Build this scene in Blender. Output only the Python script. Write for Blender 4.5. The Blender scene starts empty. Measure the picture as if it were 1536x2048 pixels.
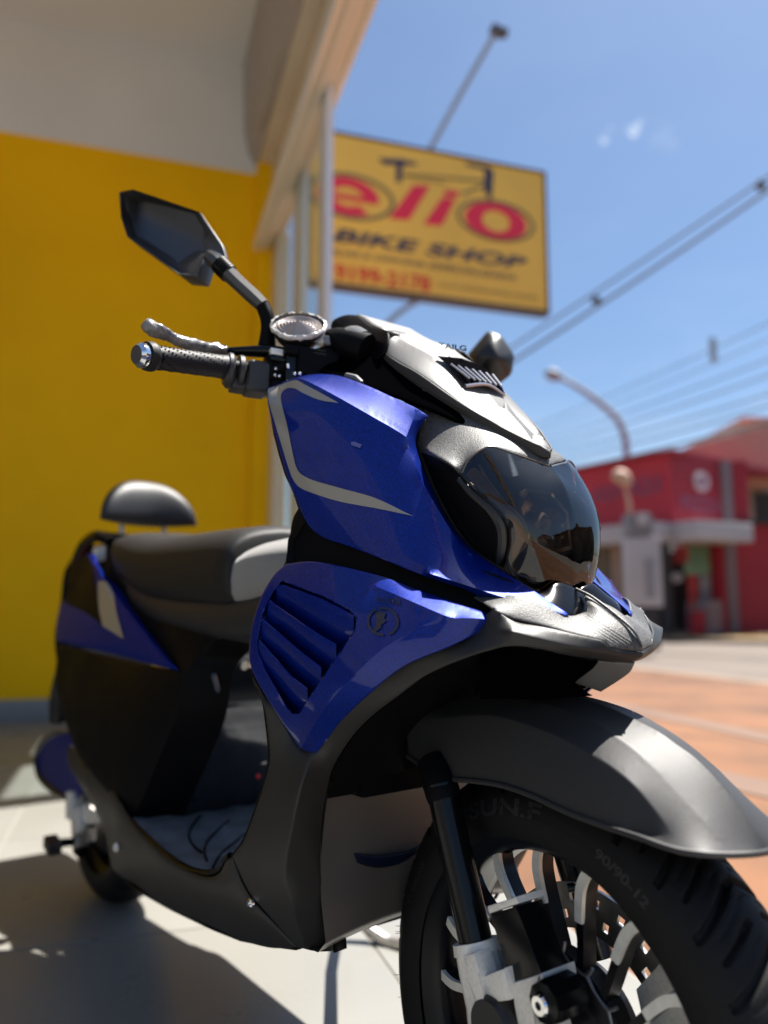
import bpy, bmesh, math, random
import numpy as np
from mathutils import Vector, Matrix, noise
from mathutils.geometry import delaunay_2d_cdt
from mathutils.bvhtree import BVHTree
random.seed(7); np.random.seed(7)
R = math.radians
scene = bpy.context.scene
COL = scene.collection

# ------------------------------------------------------------------ camera
FPX = 1538.0                      # focal length in pixels of a 1536x2048 frame
PITCH = math.atan(196/FPX)
CAM_H = 0.652
cam_d = bpy.data.cameras.new('camera'); cam = bpy.data.objects.new('camera', cam_d); COL.objects.link(cam)
cam.location = (0, 0, CAM_H); cam.rotation_euler = (R(90)+PITCH, 0, 0)
cam_d.sensor_fit = 'VERTICAL'; cam_d.sensor_height = 36.0; cam_d.sensor_width = 27.0
cam_d.lens = 36.0*FPX/2048
cam_d.clip_start = 0.02; cam_d.clip_end = 3000
cam_d.dof.use_dof = True; cam_d.dof.focus_distance = 0.80; cam_d.dof.aperture_fstop = 2.3
scene.camera = cam

# ------------------------------------------------------------------ light
SUN_AZ, SUN_EL = 34.0, 67.0       # azimuth from +X towards +Y, elevation
sv = Vector((math.cos(R(SUN_AZ))*math.cos(R(SUN_EL)), math.sin(R(SUN_AZ))*math.cos(R(SUN_EL)), math.sin(R(SUN_EL))))
sun_d = bpy.data.lights.new('sun', 'SUN'); sun_d.energy = 5.0; sun_d.angle = R(0.55); sun_d.color = (1.0, 0.955, 0.89)
sun = bpy.data.objects.new('sun', sun_d); COL.objects.link(sun)
sun.rotation_euler = (-sv).to_track_quat('-Z', 'Y').to_euler()
world = bpy.data.worlds.new('World'); scene.world = world; world.use_nodes = True
wn, wl = world.node_tree.nodes, world.node_tree.links
wn.clear()
w_out = wn.new('ShaderNodeOutputWorld'); w_bg = wn.new('ShaderNodeBackground'); w_sky = wn.new('ShaderNodeTexSky')
w_sky.sky_type = 'NISHITA'; w_sky.sun_disc = False; w_sky.sun_elevation = R(SUN_EL); w_sky.sun_rotation = R(90-SUN_AZ)
w_sky.air_density = 1.0; w_sky.dust_density = 1.2; w_sky.ozone_density = 1.2
w_bg.inputs['Strength'].default_value = 0.052
w_tc = wn.new('ShaderNodeTexCoord')
# thin high cloud: a soft wisp field, thicker towards the horizon
w_map = wn.new('ShaderNodeMapping'); w_map.inputs['Scale'].default_value = (3.0, 3.0, 9.0)
w_no = wn.new('ShaderNodeTexNoise'); w_no.inputs['Scale'].default_value = 1.6; w_no.inputs['Detail'].default_value = 6; w_no.inputs['Roughness'].default_value = 0.6
w_rp = wn.new('ShaderNodeValToRGB'); w_rp.color_ramp.elements[0].position = 0.46; w_rp.color_ramp.elements[1].position = 0.82
w_sep = wn.new('ShaderNodeSeparateXYZ')
w_hz = wn.new('ShaderNodeMapRange'); w_hz.inputs['From Min'].default_value = 0.40; w_hz.inputs['From Max'].default_value = 0.03
w_hz.inputs['To Min'].default_value = 0.05; w_hz.inputs['To Max'].default_value = 0.75
w_mu = wn.new('ShaderNodeMath'); w_mu.operation = 'MULTIPLY'
w_mix = wn.new('ShaderNodeMixRGB'); w_mix.inputs['Color2'].default_value = (5.2, 6.1, 7.4, 1)
wl.new(w_tc.outputs['Generated'], w_map.inputs['Vector']); wl.new(w_map.outputs[0], w_no.inputs['Vector'])
wl.new(w_no.outputs['Fac'], w_rp.inputs['Fac']); wl.new(w_tc.outputs['Generated'], w_sep.inputs[0])
wl.new(w_sep.outputs['Z'], w_hz.inputs['Value']); wl.new(w_rp.outputs['Color'], w_mu.inputs[0]); wl.new(w_hz.outputs[0], w_mu.inputs[1])
w_gam = wn.new('ShaderNodeMixRGB'); w_gam.blend_type = 'MULTIPLY'; w_gam.inputs['Fac'].default_value = 1.0
w_gam.inputs['Color2'].default_value = (0.84, 0.97, 1.08, 1)
wl.new(w_sky.outputs[0], w_gam.inputs['Color1'])
wl.new(w_gam.outputs[0], w_mix.inputs['Color1']); wl.new(w_mu.outputs[0], w_mix.inputs['Fac'])
prev = w_mix.outputs[0]
w_n2 = wn.new('ShaderNodeTexNoise'); w_n2.inputs['Scale'].default_value = 60; w_n2.inputs['Detail'].default_value = 5; wl.new(w_tc.outputs['Generated'], w_n2.inputs['Vector'])
for (dx, dy, dz), rad, amt in (((0.2801, 0.8011, 0.5290), 0.012, 0.65), ((0.2475, 0.8105, 0.5309), 0.009, 0.5), ((0.3100, 0.7972, 0.520), 0.02, 0.08)):
    dv = Vector((dx, dy, dz)).normalized()
    sb = wn.new('ShaderNodeVectorMath'); sb.operation = 'DISTANCE'; sb.inputs[1].default_value = dv; wl.new(w_tc.outputs['Generated'], sb.inputs[0])
    ad = wn.new('ShaderNodeMath'); ad.operation = 'MULTIPLY_ADD'; ad.inputs[1].default_value = 0.05; wl.new(w_n2.outputs['Fac'], ad.inputs[0]); wl.new(sb.outputs['Value'], ad.inputs[2])
    mr = wn.new('ShaderNodeMapRange'); mr.interpolation_type = 'SMOOTHSTEP'; mr.inputs['From Min'].default_value = 0.026+rad; mr.inputs['From Max'].default_value = 0.022; mr.inputs['To Max'].default_value = amt; wl.new(ad.outputs[0], mr.inputs['Value'])
    mm = wn.new('ShaderNodeMixRGB'); mm.inputs['Color2'].default_value = (8.0, 8.6, 9.4, 1); wl.new(prev, mm.inputs['Color1']); wl.new(mr.outputs[0], mm.inputs['Fac']); prev = mm.outputs[0]
wl.new(prev, w_bg.inputs['Color']); wl.new(w_bg.outputs[0], w_out.inputs[0])
scene.view_settings.view_transform = 'Standard'; scene.view_settings.look = 'None'
scene.view_settings.exposure = 1.42; scene.view_settings.gamma = 1.0
scene.view_settings.use_curve_mapping = False
scene.render.engine = 'CYCLES'
scene.cycles.max_bounces = 8; scene.cycles.diffuse_bounces = 4; scene.cycles.glossy_bounces = 4
scene.cycles.transparent_max_bounces = 16; scene.cycles.use_denoising = True
scene.cycles.caustics_reflective = False; scene.cycles.caustics_refractive = False
scene.cycles.sample_clamp_indirect = 6.0

# ------------------------------------------------------------------ geometry of the view
_c, _s = math.cos(PITCH), math.sin(PITCH)
CAMP = Vector((0, 0, CAM_H))
def ray(x, y):
    a = (x-768)/FPX; b = -(y-1024)/FPX
    return Vector((a, _c-b*_s, b*_c+_s))
def on_plane(x, y, p0, n):
    d = ray(x, y); return CAMP + d*(((p0-CAMP).dot(n))/d.dot(n))
def on_ground(x, y, z=0.0): return on_plane(x, y, Vector((0, 0, z)), Vector((0, 0, 1)))
def at_depth(x, y, Y):
    d = ray(x, y); return CAMP + d*(Y/d.y)
CM = Vector((0.1836, 0.7951, 0.0))          # under the front axle, in the scooter's middle plane
YAW, WYAW = R(-53.0), R(-55.1)
BM = Matrix.Translation(CM) @ Matrix.Rotation(YAW, 4, 'Z'); BMI = BM.inverted()
CAML = BMI @ CAMP                            # camera seen from the scooter
W2B = Matrix.Rotation(WYAW-YAW, 4, 'Z')      # steered frame -> body frame
def SL(x, y, l):
    """pixel + lateral offset to the scooter's right -> scooter-local point"""
    d = (BMI.to_3x3() @ ray(x, y)); k = (-l-CAML.y)/d.y
    return CAML + d*k
def SW(x, y, l):
    """the same in the steered (wheel) frame; returns wheel-frame point"""
    M = W2B.inverted(); o = M @ CAML; d = M.to_3x3() @ (BMI.to_3x3() @ ray(x, y)); k = (-l-o.y)/d.y
    return o + d*k

# ------------------------------------------------------------------ materials
MATS = {}
def new_mat(name):
    m = bpy.data.materials.new(name); m.use_nodes = True; MATS[name] = m
    return m, m.node_tree.nodes, m.node_tree.links, m.node_tree.nodes['Principled BSDF']
def mat(name, col, rough=0.5, metal=0.0, coat=0.0, coat_r=0.03, bump=None, var=None, spec=0.5, emis=None, rvar=None, sheen=0.0):
    """bump=(scale,strength,distance)  var=(scale,amount)  object-space noise"""
    m, N, L, P = new_mat(name)
    P.inputs['Base Color'].default_value = (*col, 1); P.inputs['Roughness'].default_value = rough
    P.inputs['Metallic'].default_value = metal; P.inputs['Coat Weight'].default_value = coat
    P.inputs['Coat Roughness'].default_value = coat_r; P.inputs['Specular IOR Level'].default_value = spec
    if sheen: P.inputs['Sheen Weight'].default_value = sheen
    if emis: P.inputs['Emission Color'].default_value = (*col, 1); P.inputs['Emission Strength'].default_value = emis
    tc = N.new('ShaderNodeTexCoord')
    if var:
        n = N.new('ShaderNodeTexNoise'); n.inputs['Scale'].default_value = var[0]; n.inputs['Detail'].default_value = 6
        mx = N.new('ShaderNodeMixRGB'); mx.blend_type = 'MULTIPLY'; mx.inputs['Color1'].default_value = (*col, 1)
        rp = N.new('ShaderNodeMapRange'); rp.inputs['From Min'].default_value = 0.3; rp.inputs['From Max'].default_value = 0.7
        rp.inputs['To Min'].default_value = 1-var[1]; rp.inputs['To Max'].default_value = 1+var[1]*0.4
        mx.inputs['Fac'].default_value = 1
        L.new(tc.outputs['Object'], n.inputs['Vector']); L.new(n.outputs['Fac'], rp.inputs['Value'])
        L.new(rp.outputs[0], mx.inputs['Color2']); L.new(mx.outputs[0], P.inputs['Base Color'])
    if rvar:
        n = N.new('ShaderNodeTexNoise'); n.inputs['Scale'].default_value = rvar[0]; n.inputs['Detail'].default_value = 5
        rp = N.new('ShaderNodeMapRange'); rp.inputs['From Min'].default_value = 0.35; rp.inputs['From Max'].default_value = 0.7
        rp.inputs['To Min'].default_value = rough; rp.inputs['To Max'].default_value = min(1, rough+rvar[1])
        L.new(tc.outputs['Object'], n.inputs['Vector']); L.new(n.outputs['Fac'], rp.inputs['Value']); L.new(rp.outputs[0], P.inputs['Roughness'])
    if bump:
        n = N.new('ShaderNodeTexNoise'); n.inputs['Scale'].default_value = bump[0]; n.inputs['Detail'].default_value = 3
        b = N.new('ShaderNodeBump'); b.inputs['Strength'].default_value = bump[1]; b.inputs['Distance'].default_value = bump[2]
        L.new(tc.outputs['Object'], n.inputs['Vector']); L.new(n.outputs['Fac'], b.inputs['Height']); L.new(b.outputs[0], P.inputs['Normal'])
    return m
def paint_mat(name='blue_metallic_paint', coat=1.0):
    m, N, L, P = new_mat(name)
    tc = N.new('ShaderNodeTexCoord'); v = N.new('ShaderNodeTexVoronoi'); v.inputs['Scale'].default_value = 1500
    L.new(tc.outputs['Object'], v.inputs['Vector'])
    rp = N.new('ShaderNodeValToRGB'); rp.color_ramp.elements[0].color = (0.0, 0.005, 0.09, 1); rp.color_ramp.elements[1].color = (0.0, 0.026, 0.34, 1)
    sp = N.new('ShaderNodeSeparateColor'); L.new(v.outputs['Color'], sp.inputs[0]); L.new(sp.outputs[0], rp.inputs[0])
    L.new(rp.outputs[0], P.inputs['Base Color'])
    nm = N.new('ShaderNodeBump'); nm.inputs['Strength'].default_value = 0.10; nm.inputs['Distance'].default_value = 0.0003
    L.new(sp.outputs[1], nm.inputs['Height']); L.new(nm.outputs[0], P.inputs['Normal'])
    P.inputs['Metallic'].default_value = 0.35; P.inputs['Roughness'].default_value = 0.38; P.inputs['Specular IOR Level'].default_value = 0.2
    P.inputs['Coat Weight'].default_value = coat; P.inputs['Coat Roughness'].default_value = 0.025; P.inputs['Coat IOR'].default_value = 1.34
    # faint dust and hairline smudges in the lacquer
    n = N.new('ShaderNodeTexNoise'); n.inputs['Scale'].default_value = 14; n.inputs['Detail'].default_value = 8
    r2 = N.new('ShaderNodeMapRange'); r2.inputs['From Min'].default_value = 0.5; r2.inputs['From Max'].default_value = 0.8; r2.inputs['To Min'].default_value = 0.02; r2.inputs['To Max'].default_value = 0.10
    L.new(tc.outputs['Object'], n.inputs['Vector']); L.new(n.outputs['Fac'], r2.inputs['Value']); L.new(r2.outputs[0], P.inputs['Coat Roughness'])
    return m
def glass_mat(name, tint, gloss_r=0.02, ior=1.5, fixed=None, haze=0.0, haze_col=(.8, .85, .9)):
    m, N, L, P = new_mat(name); N.remove(P); out = [n for n in N if n.type == 'OUTPUT_MATERIAL'][0]
    t = N.new('ShaderNodeBsdfTransparent'); t.inputs[0].default_value = (*tint, 1)
    g = N.new('ShaderNodeBsdfGlossy'); g.inputs['Roughness'].default_value = gloss_r
    f = N.new('ShaderNodeFresnel'); f.inputs['IOR'].default_value = ior
    mx = N.new('ShaderNodeMixShader'); L.new(f.outputs[0], mx.inputs[0])
    if fixed is not None:
        N.remove(f); mx.inputs[0].default_value = fixed
    last = t
    if haze:
        d = N.new('ShaderNodeBsdfDiffuse'); d.inputs[0].default_value = (*haze_col, 1)
        m2 = N.new('ShaderNodeMixShader'); m2.inputs[0].default_value = haze
        L.new(t.outputs[0], m2.inputs[1]); L.new(d.outputs[0], m2.inputs[2]); last = m2
    L.new(last.outputs[0], mx.inputs[1]); L.new(g.outputs[0], mx.inputs[2]); L.new(mx.outputs[0], out.inputs[0])
    return m
M_blue = paint_mat(); M_blue_rear = paint_mat('blue_rear_paint', 0.12); M_blue_rear.node_tree.nodes['Principled BSDF'].inputs['Specular IOR Level'].default_value = 0.05
M_dgrey = mat('graphite_satin_plastic', (0.026, 0.0245, 0.023), 0.42, 0.2, bump=(1600, 0.25, 0.0003), var=(600, 0.12), rvar=(6, 0.12))
M_nacelle = mat('satin_grey_cover', (0.14, 0.137, 0.133), 0.42, 0.1, bump=(2200, 0.12, 0.0002), rvar=(5, 0.1))
M_fender = mat('graphite_fender_paint', (0.040, 0.039, 0.039), 0.46, 0.3, bump=(1100, 0.35, 0.0003), var=(900, 0.25), rvar=(5, 0.1))
M_black = mat('black_satin_plastic', (0.0045, 0.0045, 0.0055), 0.42, 0.0, bump=(1300, 0.2, 0.0002), rvar=(8, 0.12), spec=0.08)
M_black_tx = mat('black_textured_plastic', (0.012, 0.012, 0.013), 0.40, 0.0, bump=(900, 0.5, 0.0003), var=(900, 0.25), spec=0.6)
M_grain = mat('coarse_grained_grey_plastic', (0.10, 0.098, 0.094), 0.5, 0.0, bump=(720, 0.8, 0.0005), var=(560, 0.75), spec=0.5)
M_matte = mat('matte_black_plastic', (0.0012, 0.0012, 0.0016), 0.9, spec=0.0)
M_mirror = mat('mirror_housing_plastic', (0.022, 0.021, 0.022), 0.34, bump=(900, .35, .0003), spec=1.0)
M_gblack = mat('gloss_black', (0.003, 0.003, 0.004), 0.2, 0.0, spec=0.3)
M_rubber = mat('tyre_rubber', (0.0045, 0.0045, 0.005), 0.6, 0.0, bump=(300, 0.35, 0.0006), var=(40, 0.25), spec=0.28)
M_grip = mat('grip_rubber', (0.012, 0.012, 0.014), 0.55, bump=(500, 0.4, 0.0005), spec=.3)
M_rimblk = mat('black_wheel_enamel', (0.004, 0.004, 0.006), 0.3, 0.0, spec=0.3)
M_alu = mat('machined_aluminium', (0.90, 0.88, 0.80), 0.35, 0.35, var=(90, 0.10), rvar=(60, 0.2))
M_cast = mat('cast_silver_fork', (0.90, 0.85, 0.76), 0.45, 0.1, bump=(900, 0.35, 0.0004), var=(300, 0.12))
M_steel = mat('brake_steel', (0.42, 0.40, 0.37), 0.30, 0.95, rvar=(90, 0.25))
M_stripe = mat('grey_decal', (0.30, 0.28, 0.24), 0.30, 0.0, coat=0.9, var=(5, 0.06))
M_dark_decal = mat('dark_print', (0.002, 0.002, 0.02), 0.35, coat=0.6)
M_seat = mat('seat_vinyl', (0.012, 0.012, 0.0125), 0.55, bump=(700, 0.6, 0.0008), spec=0.35)
M_seat_lit = mat('seat_vinyl_sunlit', (0.26, 0.255, 0.25), 0.5, bump=(700, 0.6, 0.0008), sheen=0.3)  # lighter copy of the seat vinyl: sunlight on the rider seat painted in
M_seat_side = mat('seat_side_vinyl', (0.018, 0.018, 0.02), 0.5, bump=(700, 0.5, 0.0008))
M_mat_rub = mat('floor_mat_rubber', (0.19, 0.20, 0.215), 0.38, var=(25, 0.35), bump=(120, 0.5, 0.001), rvar=(15, 0.25))
M_brown = mat('inner_panel_plastic', (0.13, 0.11, 0.095), 0.4, var=(6, 0.12))
M_chrome = mat('chrome', (0.85, 0.86, 0.88), 0.08, 1.0)
M_brass = mat('brass_valve', (0.62, 0.38, 0.08), 0.25, 1.0)
M_logo = mat('badge_letters', (0.03, 0.05, 0.075), 0.3, 0.3)
M_amber = mat('smoked_reflector', (0.62, 0.47, 0.30), 0.3, 0.4, var=(40, 0.2))
M_bulb = mat('clear_reflector_bowl', (0.75, 0.74, 0.72), 0.12, 0.9)
M_visor = glass_mat('smoked_visor', (0.42, 0.32, 0.235), 0.010, 1.75)
M_lens = glass_mat('clear_lens', (0.75, 0.72, 0.66), 0.05, 1.5, haze=0.18, haze_col=(.75, .72, .68))
M_film = glass_mat('plastic_film', (0.93, 0.92, 0.9), 0.10, 1.7, haze=0.22, haze_col=(.85, .85, .85))
M_red = mat('red_tail_lens', (0.35, 0.02, 0.08), 0.15, coat=0.5)
M_yellow_dot = mat('yellow_paint_mark', (0.75, 0.5, 0.03), 0.5)
M_white_mark = mat('white_chalk_mark', (0.55, 0.52, 0.46), 0.8)
M_emboss = mat('raised_rubber_letters', (0.014, 0.0135, 0.015), 0.45)

# ------------------------------------------------------------------ object helpers
def link(o, parent=None):
    COL.objects.link(o)
    if parent is not None: o.parent = parent
    return o
def mesh_obj(name, verts, faces, m, parent=None, smooth=True, sharp=None):
    me = bpy.data.meshes.new(name); me.from_pydata([tuple(v) for v in verts], [], faces); me.update()
    me.materials.append(m)
    if smooth:
        me.polygons.foreach_set('use_smooth', [True]*len(me.polygons))
        if sharp: me.set_sharp_from_angle(angle=R(sharp))
    o = bpy.data.objects.new(name, me); link(o, parent)
    return o
def bm_obj(name, bm, m, parent=None, smooth=True, sharp=35):
    me = bpy.data.meshes.new(name); bmesh.ops.recalc_face_normals(bm, faces=bm.faces[:]); bm.to_mesh(me); bm.free()
    me.materials.append(m)
    if smooth:
        me.polygons.foreach_set('use_smooth', [True]*len(me.polygons))
        if sharp: me.set_sharp_from_angle(angle=R(sharp))
    o = bpy.data.objects.new(name, me); link(o, parent)
    return o
def thing(name, label, cat, loc=(0, 0, 0), rz=0.0, group=None):
    o = bpy.data.objects.new(name, None); o.empty_display_size = 0.1; link(o)
    o.location = loc; o.rotation_euler = (0, 0, rz); o['label'] = label; o['category'] = cat
    if group: o['group'] = group
    return o
def tag(o, label, cat, group=None):
    o['label'] = label; o['category'] = cat
    if group: o['group'] = group
    return o
def struct(o): o['kind'] = 'structure'; return o
def add_box(bm, c, sz, rot=None, bevel=0.0, seg=2):
    r = bmesh.ops.create_cube(bm, size=1.0)
    vs = r['verts']; M = Matrix.Translation(Vector(c)) @ (rot.to_4x4() if rot is not None else Matrix.Identity(4)) @ Matrix.Diagonal((*sz, 1))
    bmesh.ops.transform(bm, matrix=M, verts=vs)
    if bevel:
        es = list({e for v in vs for e in v.link_edges})
        bmesh.ops.bevel(bm, geom=es, offset=bevel, segments=seg, profile=0.7, affect='EDGES')
def box_obj(name, c, sz, m, parent=None, rot=None, bevel=0.0):
    bm = bmesh.new(); add_box(bm, c, sz, rot, bevel); return bm_obj(name, bm, m, parent)
def catmull(P, closed=False, n=8, corners=()):
    P = [np.array(p, float) for p in P]; N = len(P); out = []
    segs = N if closed else N-1
    for i in range(segs):
        p1, p2 = P[i], P[(i+1) % N]
        p0 = P[i-1] if (i > 0 or closed) else 2*p1-p2
        p3 = P[(i+2) % N] if (i+2 < N or closed) else 2*p2-p1
        if i in corners: p0 = 2*p1-p2
        if (i+1) % N in corners: p3 = 2*p2-p1
        k = n if not callable(n) else n(p1, p2)
        # limit tangents so that long segments beside short ones do not overshoot
        d = np.linalg.norm(p2-p1)+1e-12
        m1 = (p2-p0)/2; m2 = (p3-p1)/2
        l1, l2 = np.linalg.norm(m1), np.linalg.norm(m2)
        if l1 > d: m1 = m1*d/l1
        if l2 > d: m2 = m2*d/l2
        for j in range(k):
            t = j/k; h1 = 2*t**3-3*t**2+1; h2 = t**3-2*t**2+t; h3 = -2*t**3+3*t**2; h4 = t**3-t**2
            out.append(h1*p1+h2*m1+h3*p2+h4*m2)
    if not closed: out.append(P[-1])
    return out
def add_tube(bm, pts, rad, seg=14, cap=True, smooth_n=0, squash=None):
    pts = [Vector(p) for p in pts]
    if not hasattr(rad, '__len__'): rad = [rad]*len(pts)
    if smooth_n:
        q = catmull([(*p, r) for p, r in zip(pts, rad)], n=smooth_n); pts = [Vector(a[:3]) for a in q]; rad = [a[3] for a in q]
    rings = []; up = None
    for i, p in enumerate(pts):
        d = (pts[min(i+1, len(pts)-1)]-pts[max(i-1, 0)]).normalized()
        if up is None: up = d.orthogonal().normalized()
        up = (up-d*up.dot(d)).normalized(); b = d.cross(up)
        ring = []
        for k in range(seg):
            a = 2*math.pi*k/seg; v = (up*math.cos(a)+b*math.sin(a))*rad[i]
            if squash is not None: v = v - squash[0]*v.dot(squash[0])*(1-squash[1])
            ring.append(bm.verts.new(p+v))
        rings.append(ring)
    for a, b2 in zip(rings, rings[1:]):
        for k in range(seg): bm.faces.new((a[k], a[(k+1) % seg], b2[(k+1) % seg], b2[k]))
    if cap:
        bm.faces.new(rings[0][::-1]); bm.faces.new(rings[-1])
def tube_obj(name, pts, rad, m, parent=None, seg=14, smooth_n=0, squash=None, sharp=35):
    bm = bmesh.new(); add_tube(bm, pts, rad, seg, True, smooth_n, squash); return bm_obj(name, bm, m, parent, sharp=sharp)
def add_lathe(bm, prof, seg, M, closed=False):
    """prof: (radius, along-axis) pairs, axis = local Y of M"""
    rings = []
    for k in range(seg):
        a = 2*math.pi*k/seg
        rings.append([bm.verts.new(M @ Vector((r*math.cos(a), y, r*math.sin(a)))) for r, y in prof])
    n = len(prof)
    for k in range(seg):
        A, B = rings[k], rings[(k+1) % seg]
        for j in range(n if closed else n-1):
            bm.faces.new((A[j], A[(j+1) % n], B[(j+1) % n], B[j]))
def add_prism(bm, poly, y0, y1, M, bevel=0.0):
    """poly: 2D points in the local XZ plane of M, extruded from y0 to y1"""
    a = [bm.verts.new(M @ Vector((x, y0, z))) for x, z in poly]; b = [bm.verts.new(M @ Vector((x, y1, z))) for x, z in poly]
    n = len(poly); fs = [bm.faces.new(a), bm.faces.new(b[::-1])]
    for i in range(n): fs.append(bm.faces.new((a[i], b[i], b[(i+1) % n], a[(i+1) % n])))
    if bevel:
        es = list({e for f in fs[:2] for e in f.edges})
        bmesh.ops.bevel(bm, geom=es, offset=bevel, segments=2, profile=0.7, affect='EDGES')
def mirror_copy(o, name=None):
    me = o.data.copy(); me.transform(Matrix.Diagonal((1, -1, 1, 1))); me.flip_normals()
    c = bpy.data.objects.new(name or o.name.split('.')[0], me); link(c, o.parent)
    for md in o.modifiers:
        n = c.modifiers.new(md.name, md.type)
        for k in ('thickness', 'offset', 'width', 'segments', 'limit_method', 'angle_limit', 'use_even_offset'):
            if hasattr(md, k):
                try: setattr(n, k, getattr(md, k))
                except Exception: pass
    return c

# ---- bodywork: a pixel outline with a lateral offset at each point becomes a curved shell
def poly_area(p): return 0.5*sum(p[i][0]*p[(i+1) % len(p)][1]-p[(i+1) % len(p)][0]*p[i][1] for i in range(len(p)))
def inside(P, x, y):
    P = np.asarray(P); x = np.atleast_1d(x); y = np.atleast_1d(y)
    x0, y0 = P[:, 0], P[:, 1]; x1, y1 = np.roll(x0, -1), np.roll(y0, -1)
    r = np.zeros(len(x), bool)
    for a, b, c, d in zip(x0, y0, x1, y1):
        if b == d: continue
        hit = ((b > y) != (d > y)) & (x < (c-a)*(y-b)/(d-b)+a); r ^= hit
    return r
def dist_poly(P, x, y, closed=True):
    P = np.asarray(P)[:, :2]; Q = np.roll(P, -1, 0) if closed else P[1:]; A = P if closed else P[:-1]
    best = np.full(len(x), 1e9)
    for a, b in zip(A, Q):
        d = b-a; L = (d@d)+1e-9; t = np.clip(((x-a[0])*d[0]+(y-a[1])*d[1])/L, 0, 1)
        best = np.minimum(best, np.hypot(x-a[0]-t*d[0], y-a[1]-t*d[1]))
    return best
class Field:
    def __init__(self, verts, tris, vals):
        self.v = verts; self.t = tris; self.l = vals
        self.b = BVHTree.FromPolygons([(x, y, 0) for x, y in verts], tris)
    def __call__(self, x, y):
        h = self.b.find_nearest(Vector((x, y, 0)))
        if h[2] is None: return float(np.mean(self.l))
        p = h[0]; a, b, c = [Vector((*self.v[i], 0)) for i in self.t[h[2]]]
        v0, v1, v2 = b-a, c-a, p-a
        d00, d01, d11, d20, d21 = v0.dot(v0), v0.dot(v1), v1.dot(v1), v2.dot(v0), v2.dot(v1)
        den = d00*d11-d01*d01
        if abs(den) < 1e-9: return float(self.l[self.t[h[2]][0]])
        v = (d11*d20-d01*d21)/den; w = (d00*d21-d01*d20)/den
        l = self.l; t = self.t[h[2]]
        return float((1-v-w)*l[t[0]]+v*l[t[1]]+w*l[t[2]])
def dens(P, closed, step):
    corners = [i for i, p in enumerate(P) if len(p) > 3]
    q = catmull([p[:3] for p in P], closed, lambda a, b: max(1, int(np.hypot(a[0]-b[0], a[1]-b[1])/step)), corners)
    return [tuple(a) for a in q]
def triangulate(loop, polylines, pts):
    V = [Vector(p[:2]) for p in loop]; E = []; F = [list(range(len(loop)))]
    for pl in polylines:
        b = len(V); V += [Vector(p[:2]) for p in pl]; E += [(b+i, b+i+1) for i in range(len(pl)-1)]
    V += [Vector(p[:2]) for p in pts]
    v, e, f, ov, oe, of = delaunay_2d_cdt(V, E, F, 1, 1e-4)
    return v, [tuple(t) for t in f], ov
def offset_pts(P, d, closed):
    P = np.asarray(P)[:, :2]; n = len(P); out = []
    for i in range(n):
        if not closed and (i == 0 or i == n-1): continue
        t = P[(i+1) % n]-P[i-1]; L = np.hypot(*t)
        if L < 1e-9: continue
        out.append((P[i][0]-t[1]/L*d, P[i][1]+t[0]/L*d))
    return out
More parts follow.
